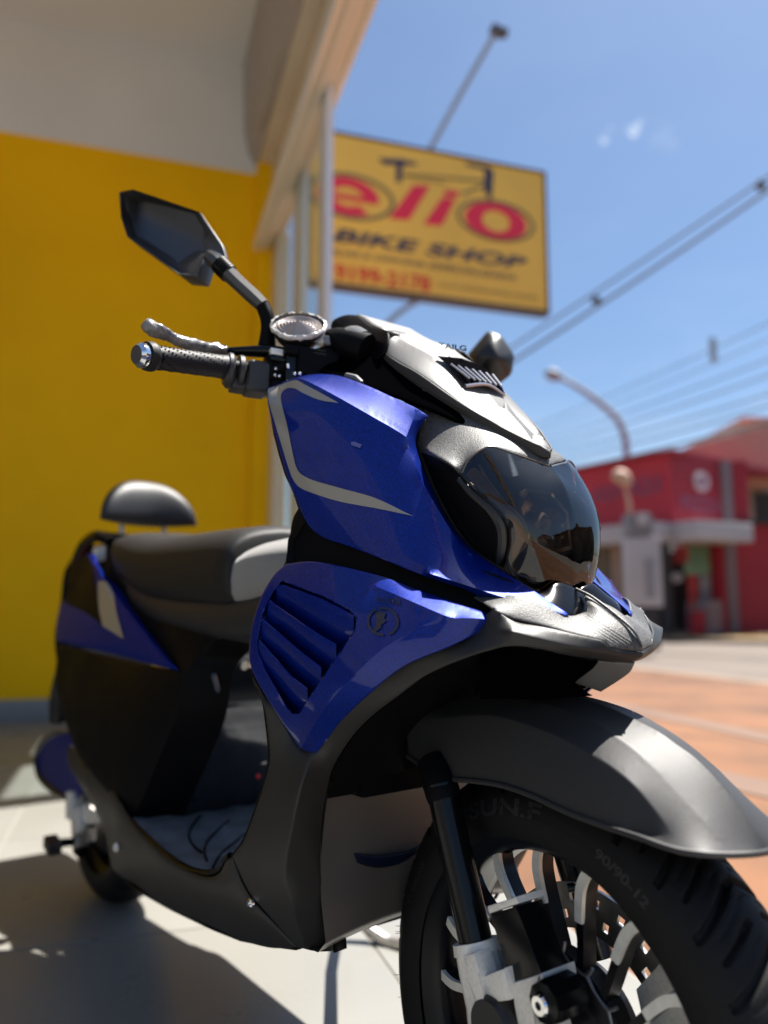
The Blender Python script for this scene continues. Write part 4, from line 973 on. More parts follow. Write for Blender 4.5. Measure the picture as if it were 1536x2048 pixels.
# lamp housing behind the visor
def inset(pts, dl, dx=0, dy=0): return [(p[0]+dx, p[1]+dy, max(0.0, p[2]-dl) if p[2] > 0 else 0, *p[3:]) for p in pts]
hb = [(930, 954, .086, 'c'), (962, 914, .066), (990, 908, .052), (1055, 928, .018), (1080, 940, 0, 'c'), (1085, 990, 0), (1090, 1050, 0), (1095, 1110, 0), (1108, 1180, 0, 'c'), (1070, 1168, .030), (1034, 1148, .050, 'c'), (1024, 1120, .057), (1028, 1086, .058), (1026, 1050, .061), (1010, 1026, .070)]
panel('lamp_housing', hb, mat('lamp_housing_dark', (0.018, 0.015, 0.013), 0.35), SC, [], t=0.002, grid=9, mirror='merge', bevel=0)[0].location = (-.045, 0, -.002)
def vis_patch(name, pts, m, par, off, grid=4):
    return decal(name, [(p[0], p[1], *(['c'] if len(p) > 2 else [])) for p in pts], F_vis, m, par, off, grid)
# amber reflector down the side, inside the lens
refl = [(931, 950, 'c'), (945, 936), (966, 944, 'c'), (985, 972), (1012, 1006), (1038, 1032), (1049, 1052), (1052, 1088), (1038, 1104), (1022, 1120, 'c'), (1024, 1098), (1030, 1080), (1028, 1052), (1012, 1030), (962, 982)]
orf = vis_patch('side_reflector', refl, M_amber, SC, -0.0035); mirror_copy(orf)
vedge = [(922, 950), (950, 979), (1003, 1031), (1018, 1054), (1020, 1086), (1014, 1120), (1027, 1151)]
for (a, b) in [((938, 948), (1046, 1046)), ((944, 942), (1050, 1050))]: pass
def vline(name, pts, r, m, off, par=SC, mirror=True):
    o = tube_obj(name, [SL(x, y, F_vis(x, y)+off) for x, y in pts], r, m, par, 8, 4)
    if mirror: mirror_copy(o)
    return o
vline('reflector_edge', [(958, 930), (975, 958), (1010, 1004), (1040, 1032), (1051, 1052), (1053, 1088), (1036, 1108), (1024, 1130), (1030, 1146)], 0.0013, M_alu, -0.002)
vline('lens_rim', vedge, .0016, M_gblack, 0.0)
vline('lens_rim', [(924, 946), (937, 920), (960, 901), (983, 893), (1027, 907), (1060, 919), (1098, 932)], .0011, mat('lens_edge', (.12, .10, .08), .1, .0, coat=1), 0.0)
vline('reflector_edge', [(1060, 1186), (1084, 1176), (1104, 1163), (1124, 1160), (1140, 1168)], .0009, M_amber, -.001)
# projector: faceted frame, bowl and bulb on the centre line
ctr = SL(1116, 1040, 0.0)
bm = bmesh.new()
M = Matrix.Translation(ctr+Vector((-0.020, 0, 0))) @ Matrix.Rotation(R(90), 4, 'Z') @ Matrix.Rotation(R(-14), 4, 'X')   # local Y -> backwards
def hexpts(w, h, k=0.35): return [(-w*k*1.4, h), (w*k*1.4, h), (w, h*0.35), (w*0.82, -h*0.85), (w*.3, -h), (-w*.3, -h), (-w*0.82, -h*0.85), (-w, h*0.35)]
def frame_prism(w, h, w2, h2, y0, y1):
    A = hexpts(w, h); B = hexpts(w2, h2); n = len(A)
    V = [[bm.verts.new(M @ Vector((x, y, z))) for x, z in P] for P, y in ((A, y0), (B, y0), (B, y1), (A, y1))]
    for r1, r2 in ((0, 1), (1, 2), (2, 3), (3, 0)):
        for i in range(n): bm.faces.new((V[r1][i], V[r1][(i+1) % n], V[r2][(i+1) % n], V[r2][i]))
frame_prism(0.040, 0.035, 0.0355, 0.031, -0.004, 0.012)
bm_obj('projector_frame', bm, mat('clear_bezel', (0.50, 0.46, 0.38), 0.15, 0.6), SC)
bm = bmesh.new(); add_lathe(bm, [(0.034, 0.0), (0.030, -0.012), (0.022, -0.024), (0.010, -0.030), (0.0005, -0.031)], 40, M @ Matrix.Diagonal((1, -1, 0.88, 1))); bm_obj('reflector_bowl', bm, M_bulb, SC)
bm = bmesh.new(); add_lathe(bm, [(0.0005, -0.004), (0.010, -0.002), (0.016, 0.006), (0.017, 0.014)], 32, M @ Matrix.Rotation(R(0), 4, 'X')); bm_obj('projector_lens', bm, M_lens, SC)
for s in (-1, 1):
    bm = bmesh.new(); add_box(bm, M @ Vector((s*0.052, 0.02, -0.004)), (0.008, 0.004, 0.05), M.to_3x3(), 0.0015); bm_obj('light_guide', bm, M_bulb, SC)
# chin piece below the lens
chin = [(1040, 1160, .056, 'c'), (1084, 1180, .044), (1104, 1166, .034), (1124, 1163, .022), (1148, 1172, .006), (1156, 1180, 0, 'c'), (1170, 1200, 0), (1178, 1226, 0, 'c'), (1150, 1232, .030), (1120, 1226, .050), (1080, 1206, .062)]
panel('headlight_chin', chin, M_gblack, SC, [], t=0.002, grid=5, mirror='merge', bulge=.004)
# moulded DOT mark
V, F = text_mesh('DOT', 1, 0, 0.01, 0, 18, 8)
mesh_obj('moulded_mark', [SL(1055+v.x, 1163-v.y+v.x*0.05, F_vis(1055+v.x, 1163-v.y)+0.0006) for v in V], F, mat('mark_brown', (.05, .035, .03), .4), o_vis)

# ---- beak: lit top and dark side band
bk_out = [(940, 1190, .10, 'c'), (986, 1216, .114), (1020, 1235, .104), (1090, 1252, .080), (1142, 1265, .062), (1190, 1277, .045), (1209, 1282, .037), (1220, 1293, .033), (1250, 1300, .016), (1283, 1303, 0, 'c'), (1285, 1293, 0), (1267, 1262, 0), (1241, 1238, 0), (1207, 1212, 0), (1179, 1191, 0), (1168, 1183, 0, 'c'), (1172, 1222, .016, 'c'), (1140, 1230, .043), (1100, 1215, .062), (1030, 1190, .085)]
def beak_ribs(x, y):
    # fine ribs that run parallel to the rim and fade out to both sides
    P = [Z5(*p) for p in [(690, 330), (830, 330), (1000, 420), (1180, 540), (1230, 600), (1000, 590), (950, 540), (860, 490)]]
    m = np.where(inside(P, x, y), np.clip(dist_poly(P, x, y)/5, 0, 1), 0)
    a = (x-1170)*0.17-(y-1240)*0.985+0.45*(x-1170)
    return m*0.00045*np.sin(a*2*np.pi/6.5)
Z5 = lambda a, b: (960+a/3.84, 1140+b/3.84)
bk_cr = [[(1178, 1206, .012), (1200, 1217, .012), (1240, 1248, .009), (1272, 1283, .005)]]
o_bk, F_bk = panel('beak_top', bk_out, M_grain, SC, [], bk_cr, t=0.003, grid=2.6, mirror='merge', bevel=0.001, soft=3, sharp=40, dent=beak_ribs, bulge=.002)
# bright ridges on the beak
rd = tube_obj('beak_ridge', [SL(x, y, l) for x, y, l in [(1152, 1178, .004), (1181, 1192, .004), (1209, 1212, .004), (1243, 1239, .004), (1268, 1262, .003), (1284, 1291, .001)]], [.0016]*5+[.001], M_grain, SC, 8, 4)
# ---- leg shield with the beak's side band
ls_out = [(505, 1350, .205, 'c'), (524, 1400, .214), (531, 1445, .212), (537, 1517, .208), (527, 1565, .206), (502, 1640, .203), (485, 1682, .200), (462, 1713, .196, 'c'), (497, 1786, .185), (545, 1843, .170), (592, 1896, .155, 'c'),
          (630, 1905, .142), (667, 1905, .126, 'c'), (655, 1850, .138), (646, 1783, .146), (643, 1695, .152), (650, 1612, .157), (666, 1543, .160), (684, 1507, .161), (713, 1466, .160), (750, 1430, .158), (797, 1394, .154), (845, 1357, .148), (892, 1332, .141), (954, 1306, .130), (1001, 1295, .119),
          (1064, 1297, .098), (1127, 1311, .070), (1194, 1321, .038), (1225, 1326, .020), (1262, 1327, 0, 'c'), (1285, 1312, 0), (1287, 1303, 0, 'c'), (1283, 1302, 0, 'c'), (1250, 1299, .016), (1220, 1293, .033), (1209, 1281, .037), (1190, 1276, .045), (1142, 1264, .063), (1090, 1252, .081), (1038, 1243, .098), (1018, 1235, .106), (986, 1216, .115, 'c'),
          (960, 1235, .112), (930, 1260, .118), (880, 1280, .14), (800, 1320, .160), (720, 1380, .176), (660, 1440, .184), (620, 1490, .186), (590, 1480, .194), (545, 1410, .208)]
ls_cr = [[(625, 1505, .190), (600, 1580, .204), (580, 1680, .204), (572, 1750, .196), (588, 1820, .182), (610, 1893, .158)],
         [(1020, 1262, .118), (1090, 1280, .090), (1150, 1294, .066), (1205, 1306, .040), (1240, 1312, .022), (1275, 1314, .004)]]
ls_in = [(560, 1500, .208), (550, 1620, .212), (520, 1720, .202), (620, 1650, .182), (620, 1780, .172), (700, 1430, .172), (780, 1370, .163), (880, 1305, .145), (960, 1270, .122), (610, 1550, .196), (640, 1850, .150), (560, 1800, .192)]
o_ls, F_ls = panel('leg_shield', ls_out, M_dgrey, SC, [], ls_cr, t=0.004, grid=5.5, mirror='merge', bulge=.003)

# ---- lower side skirt (footboard side)
sk_out = [(462, 1715, .1965, 'c'), (449, 1722, .195), (440, 1742, .192), (425, 1752, .190), (405, 1752, .190), (380, 1744, .190), (340, 1720, .188), (300, 1685, .186), (262, 1645, .182), (235, 1600, .176), (205, 1560, .168), (170, 1540, .160, 'c'), (140, 1490, .15), (132, 1520, .145), (152, 1560, .148), (186, 1615, .150), (209, 1672, .150), (222, 1735, .148), (240, 1754, .148),
          (270, 1770, .15), (311, 1803, .152), (334, 1817, .153), (378, 1837, .154), (429, 1858, .154), (480, 1882, .152), (540, 1898, .148), (592, 1898, .152, 'c'), (545, 1845, .169), (497, 1788, .184)]
sk_in = [(420, 1790, .186), (500, 1850, .172), (330, 1750, .180), (250, 1690, .172), (460, 1800, .188), (380, 1800, .174), (220, 1620, .166)]
o_sk, F_sk = panel('footboard_skirt', sk_out, M_dgrey, SC, [], t=0.004, grid=7, mirror='copy', bulge=.014)
pS = SL(501, 1806, F_sk(501, 1806)+0.002); nS = (SL(501, 1806, .19)-SL(501, 1806, .18)).normalized()
bm = bmesh.new(); Ms = Matrix.Translation(pS); add_lathe(bm, [(0.0005, -0.0035), (0.003, -0.003), (0.0055, -0.001), (0.006, 0.002)], 20, Ms)
add_box(bm, pS+Vector((0, -0.0035, 0)), (0.007, 0.001, 0.0012), Matrix.Rotation(0.6, 3, 'Y')); add_box(bm, pS+Vector((0, -0.0035, 0)), (0.0012, 0.001, 0.007), Matrix.Rotation(0.6, 3, 'Y')); bm_obj('skirt_screw', bm, M_chrome, SC)

# ---- wheel arch liner and the inner faces seen through the arch
arch = [(667, 1905, .120), (646, 1783, .142), (643, 1695, .148), (650, 1612, .153), (666, 1543, .156), (684, 1507, .157), (713, 1466, .156), (750, 1430, .154), (797, 1394, .150), (845, 1357, .144), (892, 1332, .137), (954, 1306, .126), (1001, 1295, .115), (1064, 1297, .094), (1127, 1311, .066), (1194, 1321, .034), (1240, 1326, .010)]
A = [SL(*p) for p in arch]
def rec(p, k, db): return Vector((p.x-db*0.3, p.y*k, p.z+db))
B0 = [Vector((a.x-0.012, a.y*0.93, a.z+0.004)) for a in A]
ribbon('arch_lip', A, B0, M_black, SC, 2, 3)
ribbon('arch_liner', B0[3:], [mir(b) for b in B0[3:]], M_black, SC, 8, 3)
# edge strip of the leg shield's inner side (the dark strip right of the arch foot)
e1 = [SL(*p) for p in [(646, 1600, .142), (646, 1700, .138), (650, 1790, .134), (668, 1905, .122)]]; e2 = [SL(*p) for p in [(652, 1600, .128), (668, 1700, .118), (684, 1790, .108), (692, 1896, .104)]]
o = ribbon('arch_foot_strip', e1, e2, M_black, SC, 3, 4, 0.003); mirror_copy(o)
# flat rear wall of the arch with curved battery cover
xw = A[1].x-0.06
bw = [SL(x, y, 0.0) for x, y in [(560, 1560), (560, 1900)]]
def wallpt(px, py, s):   # a point of the cross plane x=s seen at the pixel
    d = BMI.to_3x3() @ ray(px, py); k = (s-CAML.x)/d.x; return CAML+d*k
sw = -0.30
W4 = [wallpt(x, y, sw) for x, y in [(640, 1560), (860, 1545), (850, 1905), (640, 1905)]]
z0 = SL(680, 1897, .10).z
bm = bmesh.new()
fz = [(0.60, -0.25), (0.52, -0.25), (0.47, -0.245), (0.465, -0.235), (0.46, -0.245), (0.40, -0.25), (0.34, -0.245), (0.30, -0.235), (0.285, -0.25), (0.28, -0.29)]
rows = []
for z, x in fz:
    rows.append([bm.verts.new((x+0.05*(1-math.cos(y/0.17*1.2)), y, z)) for y in np.linspace(-0.15, 0.15, 17)])
for a, b in zip(rows, rows[1:]):
    for i in range(16): bm.faces.new((a[i], a[i+1], b[i+1], b[i]))
bm_obj('inner_shield_wall', bm, M_brown, SC, sharp=60)
# dark tray above it, with horizontal fins, and the blue reflecting crescent panel
box_obj('battery_tray', (-0.262, 0.02, 0.50), (0.10, 0.24, 0.12), M_black, SC, bevel=.004)
for k, yy in enumerate([1548, 1565, 1587]):
    a, b = SL(668, yy, .118), SL(712, yy-2, .105); tube_obj('tray_fin', [a, b], 0.0012, M_black_tx, SC, 6)
cres = [wallpt(x, y, -0.238) for x, y in [(676, 1694), (710, 1706), (760, 1712), (815, 1702), (840, 1690)]]; cres2 = [wallpt(x, y, -0.238) for x, y in [(678, 1698), (715, 1726), (760, 1735), (805, 1724), (840, 1700)]]
ribbon('blue_crescent', cres, cres2, mat('deep_blue_plastic', (0.004, 0.007, 0.025), 0.4), SC, 3, 4, 0.002)

# ---- footboard
zf = SL(420, 1745, .19).z
fm = [SL(*p) for p in [(460, 1716, .190), (450, 1724, .188), (440, 1742, .186), (424, 1750, .185), (404, 1750, .185), (378, 1742, .184), (338, 1717, .182), (298, 1682, .180), (262, 1644, .174), (236, 1602, .165)]]
poly = [(p.x, -p.y) for p in fm]
bm = bmesh.new(); NX = 40; rows = []
xs0, xs1 = min(p[0] for p in poly), max(p[0] for p in poly)
xs = sorted([p[0] for p in poly]); ys = [p[1] for p in sorted(poly)]; zs = [p.z for p in sorted(fm, key=lambda q: q.x)]
for x in np.linspace(xs0-0.12, xs1+0.02, NX):
    hw = float(np.interp(x, xs, ys)); zc = float(np.interp(x, xs, zs)); rows.append([bm.verts.new((x, -hw+2*hw*j/24, zc+0.002+0.0022*math.cos(j/24*math.pi*2*6)*(abs(j-12) < 11))) for j in range(25)])
for a, b in zip(rows, rows[1:]):
    for i in range(24): bm.faces.new((a[i], a[i+1], b[i+1], b[i]))
bm_obj('footboard_mat', bm, M_mat_rub, SC, sharp=60)
o = tube_obj('mat_edge', [p+Vector((0, 0, .003)) for p in fm], 0.004, M_gblack, SC, 8, 3); mirror_copy(o)
for k in range(4):
    gp = []
    for j in range(9):
        f = j/8; xx = -.42-.045*k-f*.16; yy = -(.175-.012*k)*(1-f)-(-.02+.03*k)*f - .02*math.sin(f*3.1)
        gp.append(Vector((xx, yy, float(np.interp(xx, xs, zs))+.0035)))
    tube_obj('mat_groove', gp, 0.0018, M_black, SC, 6)
# rear face of the leg shield (towards the rider)
lsb = [SL(*p) for p in [(505, 1352, .200), (524, 1400, .209), (531, 1445, .207), (537, 1517, .203), (527, 1565, .201), (502, 1640, .198), (485, 1682, .195), (462, 1713, .191)]]
ribbon('leg_shield_rear', lsb, [mir(p) for p in lsb], M_black, SC, 8, 3, 0.003)
ub = [SL(*p) for p in [(534, 778, .200), (548, 867, .198), (571, 949, .192), (598, 1018, .182), (577, 1080, .182), (572, 1124, .190), (505, 1260, .215), (505, 1352, .200)]]
ribbon('upper_shield_rear', ub, [mir(p) for p in ub], M_black, SC, 8, 2, 0.003)
# underside pan between the skirts
us = [SL(*p) for p in [(592, 1898, .14), (480, 1880, .145), (378, 1836, .148), (311, 1802, .146), (240, 1752, .142), (209, 1672, .142)]]
ribbon('underside_pan', us, [mir(p) for p in us], M_black, SC, 6, 2, 0.003)

# ---- handlebar cover (nacelle)
NCR = [(795, 672, .050), (818, 687, .048), (868, 715, .042), (907, 752, .038), (927, 775, .033), (961, 807, .025), (1000, 846, .015), (1040, 875, .007)]
def PX(p):
    """scooter-local point -> pixel"""
    w = BM @ Vector(p)-CAMP; yc = w.y*_c+w.z*_s; zc = -w.y*_s+w.z*_c
    return (768+FPX*w.x/yc, 1024-FPX*zc/yc)
ncc = []
for x, y, l in NCR:
    p = SL(x, y, l); ncc.append((*PX((p.x, 0, p.z+.0045)), 0))
nc_out = [(774, 663, .062, 'c'), (767, 688, .071, 'c'), (769, 705, .074), (790, 720, .074), (831, 743, .072), (896, 787, .061), (969, 834, .044), (1026, 865, .027), (1079, 890, .010), (1097, 898, 0, 'c')]+[tuple(c) for c in ncc[::-1]][:-1]+[(*ncc[0], 'c'), (820, 668, .03)]
nc_cr = [NCR]
def vent(x, y):
    P = [(874, 716), (960, 736), (988, 768), (1000, 800), (930, 776), (905, 748)]
    ins = inside(P, x, y); d = dist_poly(P, x, y); return -np.where(ins, np.clip(d/3, 0, 1), 0)*0.008
o_nc, F_nc = panel('nacelle_cover', nc_out, M_nacelle, SC, [], nc_cr, t=0.003, grid=4, soft=0, sharp=9, mirror='merge', bulge=.001)
M_nside_shade = mat('cover_side_shade_grey', (0.05, 0.048, 0.046), 0.6, bump=(1200, .4, .0003), spec=0.25)  # darker copy of the cover grey, with the side's shade in the colour
nd_out = [(774, 663, .062, 'c'), (748, 684, .066), (744, 716, .068), (770, 740, .068), (840, 782, .066), (900, 820, .056), (974, 865, .040), (1026, 888, .025), (1081, 914, .008), (1102, 914, 0, 'c'), (1101, 906, 0), (1098, 898, 0, 'c'), (1079, 891, .011), (1026, 866, .028), (969, 835, .045), (896, 788, .062), (831, 744, .073), (790, 721, .075), (769, 706, .075), (766, 688, .072)]
panel('nacelle_side', nd_out, M_nside_shade, SC, [], [[(752, 700, .071), (800, 745, .073), (900, 805, .061), (1000, 860, .035)]], t=0.003, grid=4, mirror='merge')
# vent: dark mouth, slats, bright lower lip
def TP(x, y):   # point of the cover's top plane, mirrored for the far half
    return SL(x, y, F_nc(x, y))
vn = [TP(871, 718), TP(908, 752), TP(929, 776)]
up = Vector((.0012, 0, .0018))
A_, B_, C_ = vn
vq = [A_+up, B_+up, C_+up, mir(C_)+up, mir(B_)+up, mir(A_)+up]
for q in (vq[0], vq[5]): q.x += 0.0
mid = Vector((A_.x, 0, A_.z+.0075))+up; lowm = Vector((C_.x+.003, 0, C_.z+.0065))+up
for q_ in vq: q_ += Vector((.0015, 0, .0015))
vmo = mesh_obj('vent_mouth', vq+[mid, lowm], [(0, 1, 2, 7, 6), (6, 7, 3, 4, 5)], mat('vent_shadow_black', (.003, .003, .004), .9, spec=.0), o_nc, smooth=False)
M_slat = mat('vent_slat_grey', (.5, .5, .54), .3, .3)
for k in range(7):
    f = (k+.5)/7; yl = lambda P: -P.y*(1-2*f)
    a = Vector((A_.x*.45+C_.x*.55-.004, A_.y*(1-2*f)*.95, A_.z*.45+C_.z*.55+.0105)); b = Vector((C_.x+.001, C_.y*(1-2*f)*.95, C_.z+.0085))
    tube_obj('vent_slat', [a+Vector((.0015, 0, .0035)), b+Vector((.0015, 0, .0035))], 0.0014, M_slat, o_nc, 6)
tube_obj('vent_lip', [C_+up, lowm+Vector((.001, 0, 0)), mir(C_)+up], [.0026, .0022, .0018], mat('vent_lip_silver', (.5, .5, .54), .2, .8), o_nc, 8, 4)
V, F = text_mesh('TAILG', 1, 0.0, 0.03, 0, 56, 11)
mesh_obj('nacelle_lettering', [SL(876+v.x, 704-v.y+v.x*0.11-4, F_nc(876+v.x, 704-v.y+v.x*0.11-4)+.0012)+Vector((.001, 0, .0022)) for v in V], F, M_logo, o_nc)

# ---- instrument hood behind the nacelle
hd = bmesh.new()
hp = [(660, 662, .072), (664, 640, .066), (690, 628, .055), (716, 628, .045), (742, 650, .055), (775, 664, .068), (768, 700, .08), (745, 720, .08), (700, 700, .078), (672, 690, .076)]
panel('instrument_hood', [(*p, 'c') if i in (0, 3) else p for i, p in enumerate(hp)], M_black, SC, [(710, 670, .072)], t=0.004, grid=6, smooth=15, mirror='copy')
a = [SL(*p) for p in [(716, 630, .045), (742, 650, .052), (775, 664, .066), (812, 669, .03)]]; 
ribbon('instrument_top', [a[0], a[1], a[2]], [mir(a[0]), mir(a[1]), mir(a[2])], M_nacelle, SC, 6, 3, .003)
o = ribbon('hood_front', [SL(742, 650, .052), SL(775, 664, .068)], [SL(752, 648, .02), SL(812, 667, .0)], M_nacelle, SC, 3, 1, .002)
# plastic-wrapped stem bosses
tube_obj('bar_boss', [SL(735, 700, .085), SL(705, 690, .095), SL(672, 684, .105), SL(655, 682, .112)], [.020, .020, .018, .015], M_black, SC, 20, 2)
tube_obj('film_sleeve', [SL(728, 688, .087), SL(708, 682, .092), SL(694, 680, .096)], [.0165, .0195, .0165], M_film, SC, 16, 3)
# dark lower neck under the nacelle
pn = [(640, 738, .140, 'c'), (667, 748, .134), (727, 767, .121), (795, 792, .098), (850, 812, .084), (896, 830, .071), (950, 858, .052, 'c'), (900, 800, .050), (860, 760, .050), (760, 690, .060), (690, 690, .090, 'c')]
panel('neck_cover', pn, M_matte, SC, [], t=0.003, grid=8, mirror='copy')
o = tube_obj('cream_clip', [SL(693, 752, .128), SL(712, 757, .125), SL(724, 766, .123)], [.004, .0045, .003], M_nacelle, SC, 8)
# ---- handlebar, controls, lever, grip (near side), simplified twin on the far side
M_ctrl = mat('control_housing', (0.030, 0.030, 0.032), 0.45, bump=(900, .3, .0004))
def ST(x, y, l): return SL(x, y, l)
gripA, gripB = ST(285, 711, .345), ST(452, 735, .232)
bar = [ST(296, 713, .340), ST(400, 727, .268), ST(520, 742, .192), ST(600, 725, .150), ST(680, 700, .100)]
tube_obj('handlebar', bar, 0.011, M_black, SC, 16, 5)
ax = (gripB-gripA).normalized()
tube_obj('grip', [gripA+ax*.004, gripA+ax*.010, gripA+ax*.014, gripA.lerp(gripB, .12), gripA.lerp(gripB, .5), gripA.lerp(gripB, .9), gripB], [.0160, .0168, .0158, .0134, .0137, .0140, .0152], M_grip, SC, 28, 3)
for k in range(22):
    p = gripA.lerp(gripB, .16+.035*k)
    if k == 0: bg = bmesh.new()
    for j in range(10):
        an = 2*math.pi*j/10+k*.15; u = ax.orthogonal().normalized(); w = ax.cross(u)
        add_box(bg, p+(u*math.cos(an)+w*math.sin(an))*.0136, (.0020, .0020, .0005), None)
gb_o = bm_obj('grip_studs', bg, M_grip, SC, smooth=False)
tube_obj('bar_end', [gripA-ax*.008, gripA-ax*.004, gripA+ax*.002, gripA+ax*.006], [.0105, .0140, .0142, .012], M_chrome, SC, 26)
# control block
c0, c1 = ST(455, 741, .228), ST(525, 752, .186)
u = (c1-c0).normalized()
tube_obj('throttle_collar', [c0-u*.004, c0, c0+u*.004, c0+u*.008], [.018, .022, .022, .018], M_ctrl, SC, 26)
tube_obj('throttle_collar', [c0+u*.011, c0+u*.013, c0+u*.018, c0+u*.020], [.018, .021, .021, .018], M_ctrl, SC, 26)
rotb = Matrix((u, Vector((0, 0, 1)).cross(u).normalized(), u.cross(Vector((0, 0, 1)).cross(u).normalized()))).transposed()
cb = bmesh.new(); add_box(cb, (c0+u*.024).lerp(c1+u*.004, .5)+Vector((0, 0, -.006)), (((c1-c0).length-.014), .038, .040), rotb, .008, 3); bm_obj('switch_housing', cb, M_ctrl, SC)
cb = bmesh.new(); pc = ST(500, 775, .198); add_box(cb, pc, (.05, .03, .014), rotb, .004); bm_obj('switch_housing_base', cb, M_ctrl, SC)
for k, (x, y, l, sz, m) in enumerate([(551, 740, .172, (.028, .03, .034), M_black), (565, 755, .165, (.03, .02, .03), M_black), (590, 742, .155, (.03, .028, .035), M_gblack), (575, 722, .160, (.05, .03, .014), M_gblack), (630, 735, .135, (.05, .03, .03), M_black), (620, 712, .14, (.07, .028, .012), M_black)]):
    cb = bmesh.new(); add_box(cb, ST(x, y, l), sz, rotb, .003); bm_obj('master_cylinder' if k < 2 else 'bar_clamp', cb, m, SC)
random.seed(3)
for k in range(9):
    x, y = random.uniform(535, 600), random.uniform(728, 768); cb = bmesh.new(); bmesh.ops.create_uvsphere(cb, u_segments=8, v_segments=6, radius=.0022, matrix=Matrix.Translation(ST(x, y, .185))); bm_obj('small_bolt', cb, M_chrome, SC)
tube_obj('wire_bundle', [ST(520, 770, .185), ST(545, 778, .175), ST(575, 765, .165), ST(610, 745, .15), ST(660, 735, .12)], .006, M_black, SC, 8, 5)
tube_obj('wire_bundle', [ST(560, 730, .17), ST(600, 752, .15), ST(650, 742, .12), ST(700, 735, .10)], .005, M_gblack, SC, 8, 5)
tube_obj('brass_fitting', [ST(515, 782, .19), ST(532, 784, .186)], .004, M_brass, SC, 10)
# bright clamp edges (sun on metal)
cb = bmesh.new(); add_box(cb, ST(571, 709, .168), (.040, .012, .008), rotb, .0015); bm_obj('clamp_cap', cb, M_alu, SC)
# brake lever: black root and wrapped blade
lev = [ST(600, 712, .150), ST(545, 704, .175), ST(500, 703, .196), ST(452, 703, .22)]
tube_obj('brake_lever_root', lev, [.008, .010, .0085, .006], M_gblack, SC, 14, 4, squash=(Vector((0, 0, 1)), .8))
wr = [ST(283, 650, .335), ST(292, 653, .330), ST(303, 656, .326), ST(322, 664, .315), ST(345, 675, .300), ST(370, 685, .285), ST(400, 693, .262), ST(430, 698, .240), ST(452, 702, .226)]
rw = [.003, .0070, .0095, .0080, .0070, .0082, .0078, .0070, .0060]
o = tube_obj('lever_blade', wr, [r*.55 for r in rw], M_gblack, SC, 12, 3)
bmw = bmesh.new(); add_tube(bmw, wr, rw, 22, True, 6)
for v in bmw.verts:
    n1 = noise.noise(v.co*95); n2 = noise.noise(v.co*230+Vector((3, 1, 7))); c = min(wr, key=lambda p: (p-v.co).length); d = (v.co-c); d -= ax*d.dot(ax)
    if d.length > 1e-6: v.co += d.normalized()*(0.0028*n1+0.0014*n2)
bm_obj('film_wrap', bmw, mat('white_foam_wrap', (0.20, 0.195, 0.185), 0.25, 0.0, coat=0.5, bump=(500, .5, .0008), var=(60, .5)), SC, sharp=None)

# ---- front indicator wrapped in film
ic = ST(597, 655, .150); nrm = (CAML-ic).normalized()
axis = Vector((0.52, -0.34, 0.60)).normalized()
Mi = Matrix.Translation(ic) @ axis.to_track_quat('Y', 'Z').to_matrix().to_4x4()
bm = bmesh.new(); add_lathe(bm, [(.0005, -.026), (.018, -.026), (.027, -.016), (.033, -.004), (.034, .001), (.0325, .003), (.031, .001)], 48, Mi); bm_obj('indicator_body', bm, M_black_tx, SC)
bm = bmesh.new(); add_lathe(bm, [(.0005, -.008), (.016, -.006), (.030, .002)], 36, Mi); bm_obj('indicator_reflector', bm, M_bulb, SC)
bm = bmesh.new(); prof = [(.0005, .0075)]
for k in range(1, 9): r = .0315*k/8; prof += [(r-.0022, .0075*(1-(k/8)**2)+.0026), (r, .0075*(1-(k/8)**2)+.0004)]
add_lathe(bm, prof, 48, Mi); bm_obj('indicator_lens', bm, mat('clear_ribbed_lens', (.34, .29, .26), .12, .2, coat=1.0), SC, sharp=20)
bmw = bmesh.new(); add_lathe(bmw, [(.0342, -.001), (.0358, .001), (.0358, .0035), (.0345, .005), (.0325, .0055)], 90, Mi)
for v in bmw.verts: v.co += axis*(.0022*noise.noise(v.co*260))+Vector((noise.noise(v.co*310), noise.noise(v.co*310+Vector((5, 5, 5))), 0))*.0018
bm_obj('film_wrap', bmw, mat('crinkled_film', (.62, .6, .57), .12, 0.0, coat=1.0), SC, sharp=None)
tube_obj('indicator_stalk', [ST(600, 690, .150), ST(596, 672, .150)], [.008, .012], M_black, SC, 12)
cb = bmesh.new(); add_box(cb, ST(646, 682, .125), (.045, .014, .012), rotb, .003); bm_obj('film_tail', cb, M_film, SC)

# ---- near mirror: shell traced as facets with real depth
def facet_shell(name, front, back, m):
    bm = bmesh.new(); a = [bm.verts.new(p) for p in front]; b = [bm.verts.new(p) for p in back]; n = len(a)
    return bm, a, b
def mirror_unit(C, scale, sgn, hide=None):
    pass
mo = [(233, 380, .300), (262, 374, .290), (378, 402, .243), (424, 470, .228), (432, 499, .226), (404, 508, .236), (390, 549, .246), (356, 546, .258), (250, 470, .300), (237, 430, .303)]
ridge = [(262, 382, .282), (345, 440, .228), (400, 486, .222)]
O = [ST(*p) for p in mo]
cen = sum(O, Vector())/len(O)
nb = ((O[3]-O[9]).cross(O[1]-O[7])).normalized()
if nb.dot(CAML-cen) < 0: nb = -nb
bm = bmesh.new()
# back shell: outline ring set away from the viewer, crease ridge towards the viewer
ring0 = [bm.verts.new(p-nb*.032) for p in O]
ring1 = [bm.verts.new(p-nb*(.024 if i in (2, 3, 4) else .004)) for i, p in enumerate(O)]
inn = [cen+(p-cen)*.86+nb*.010 for p in O]
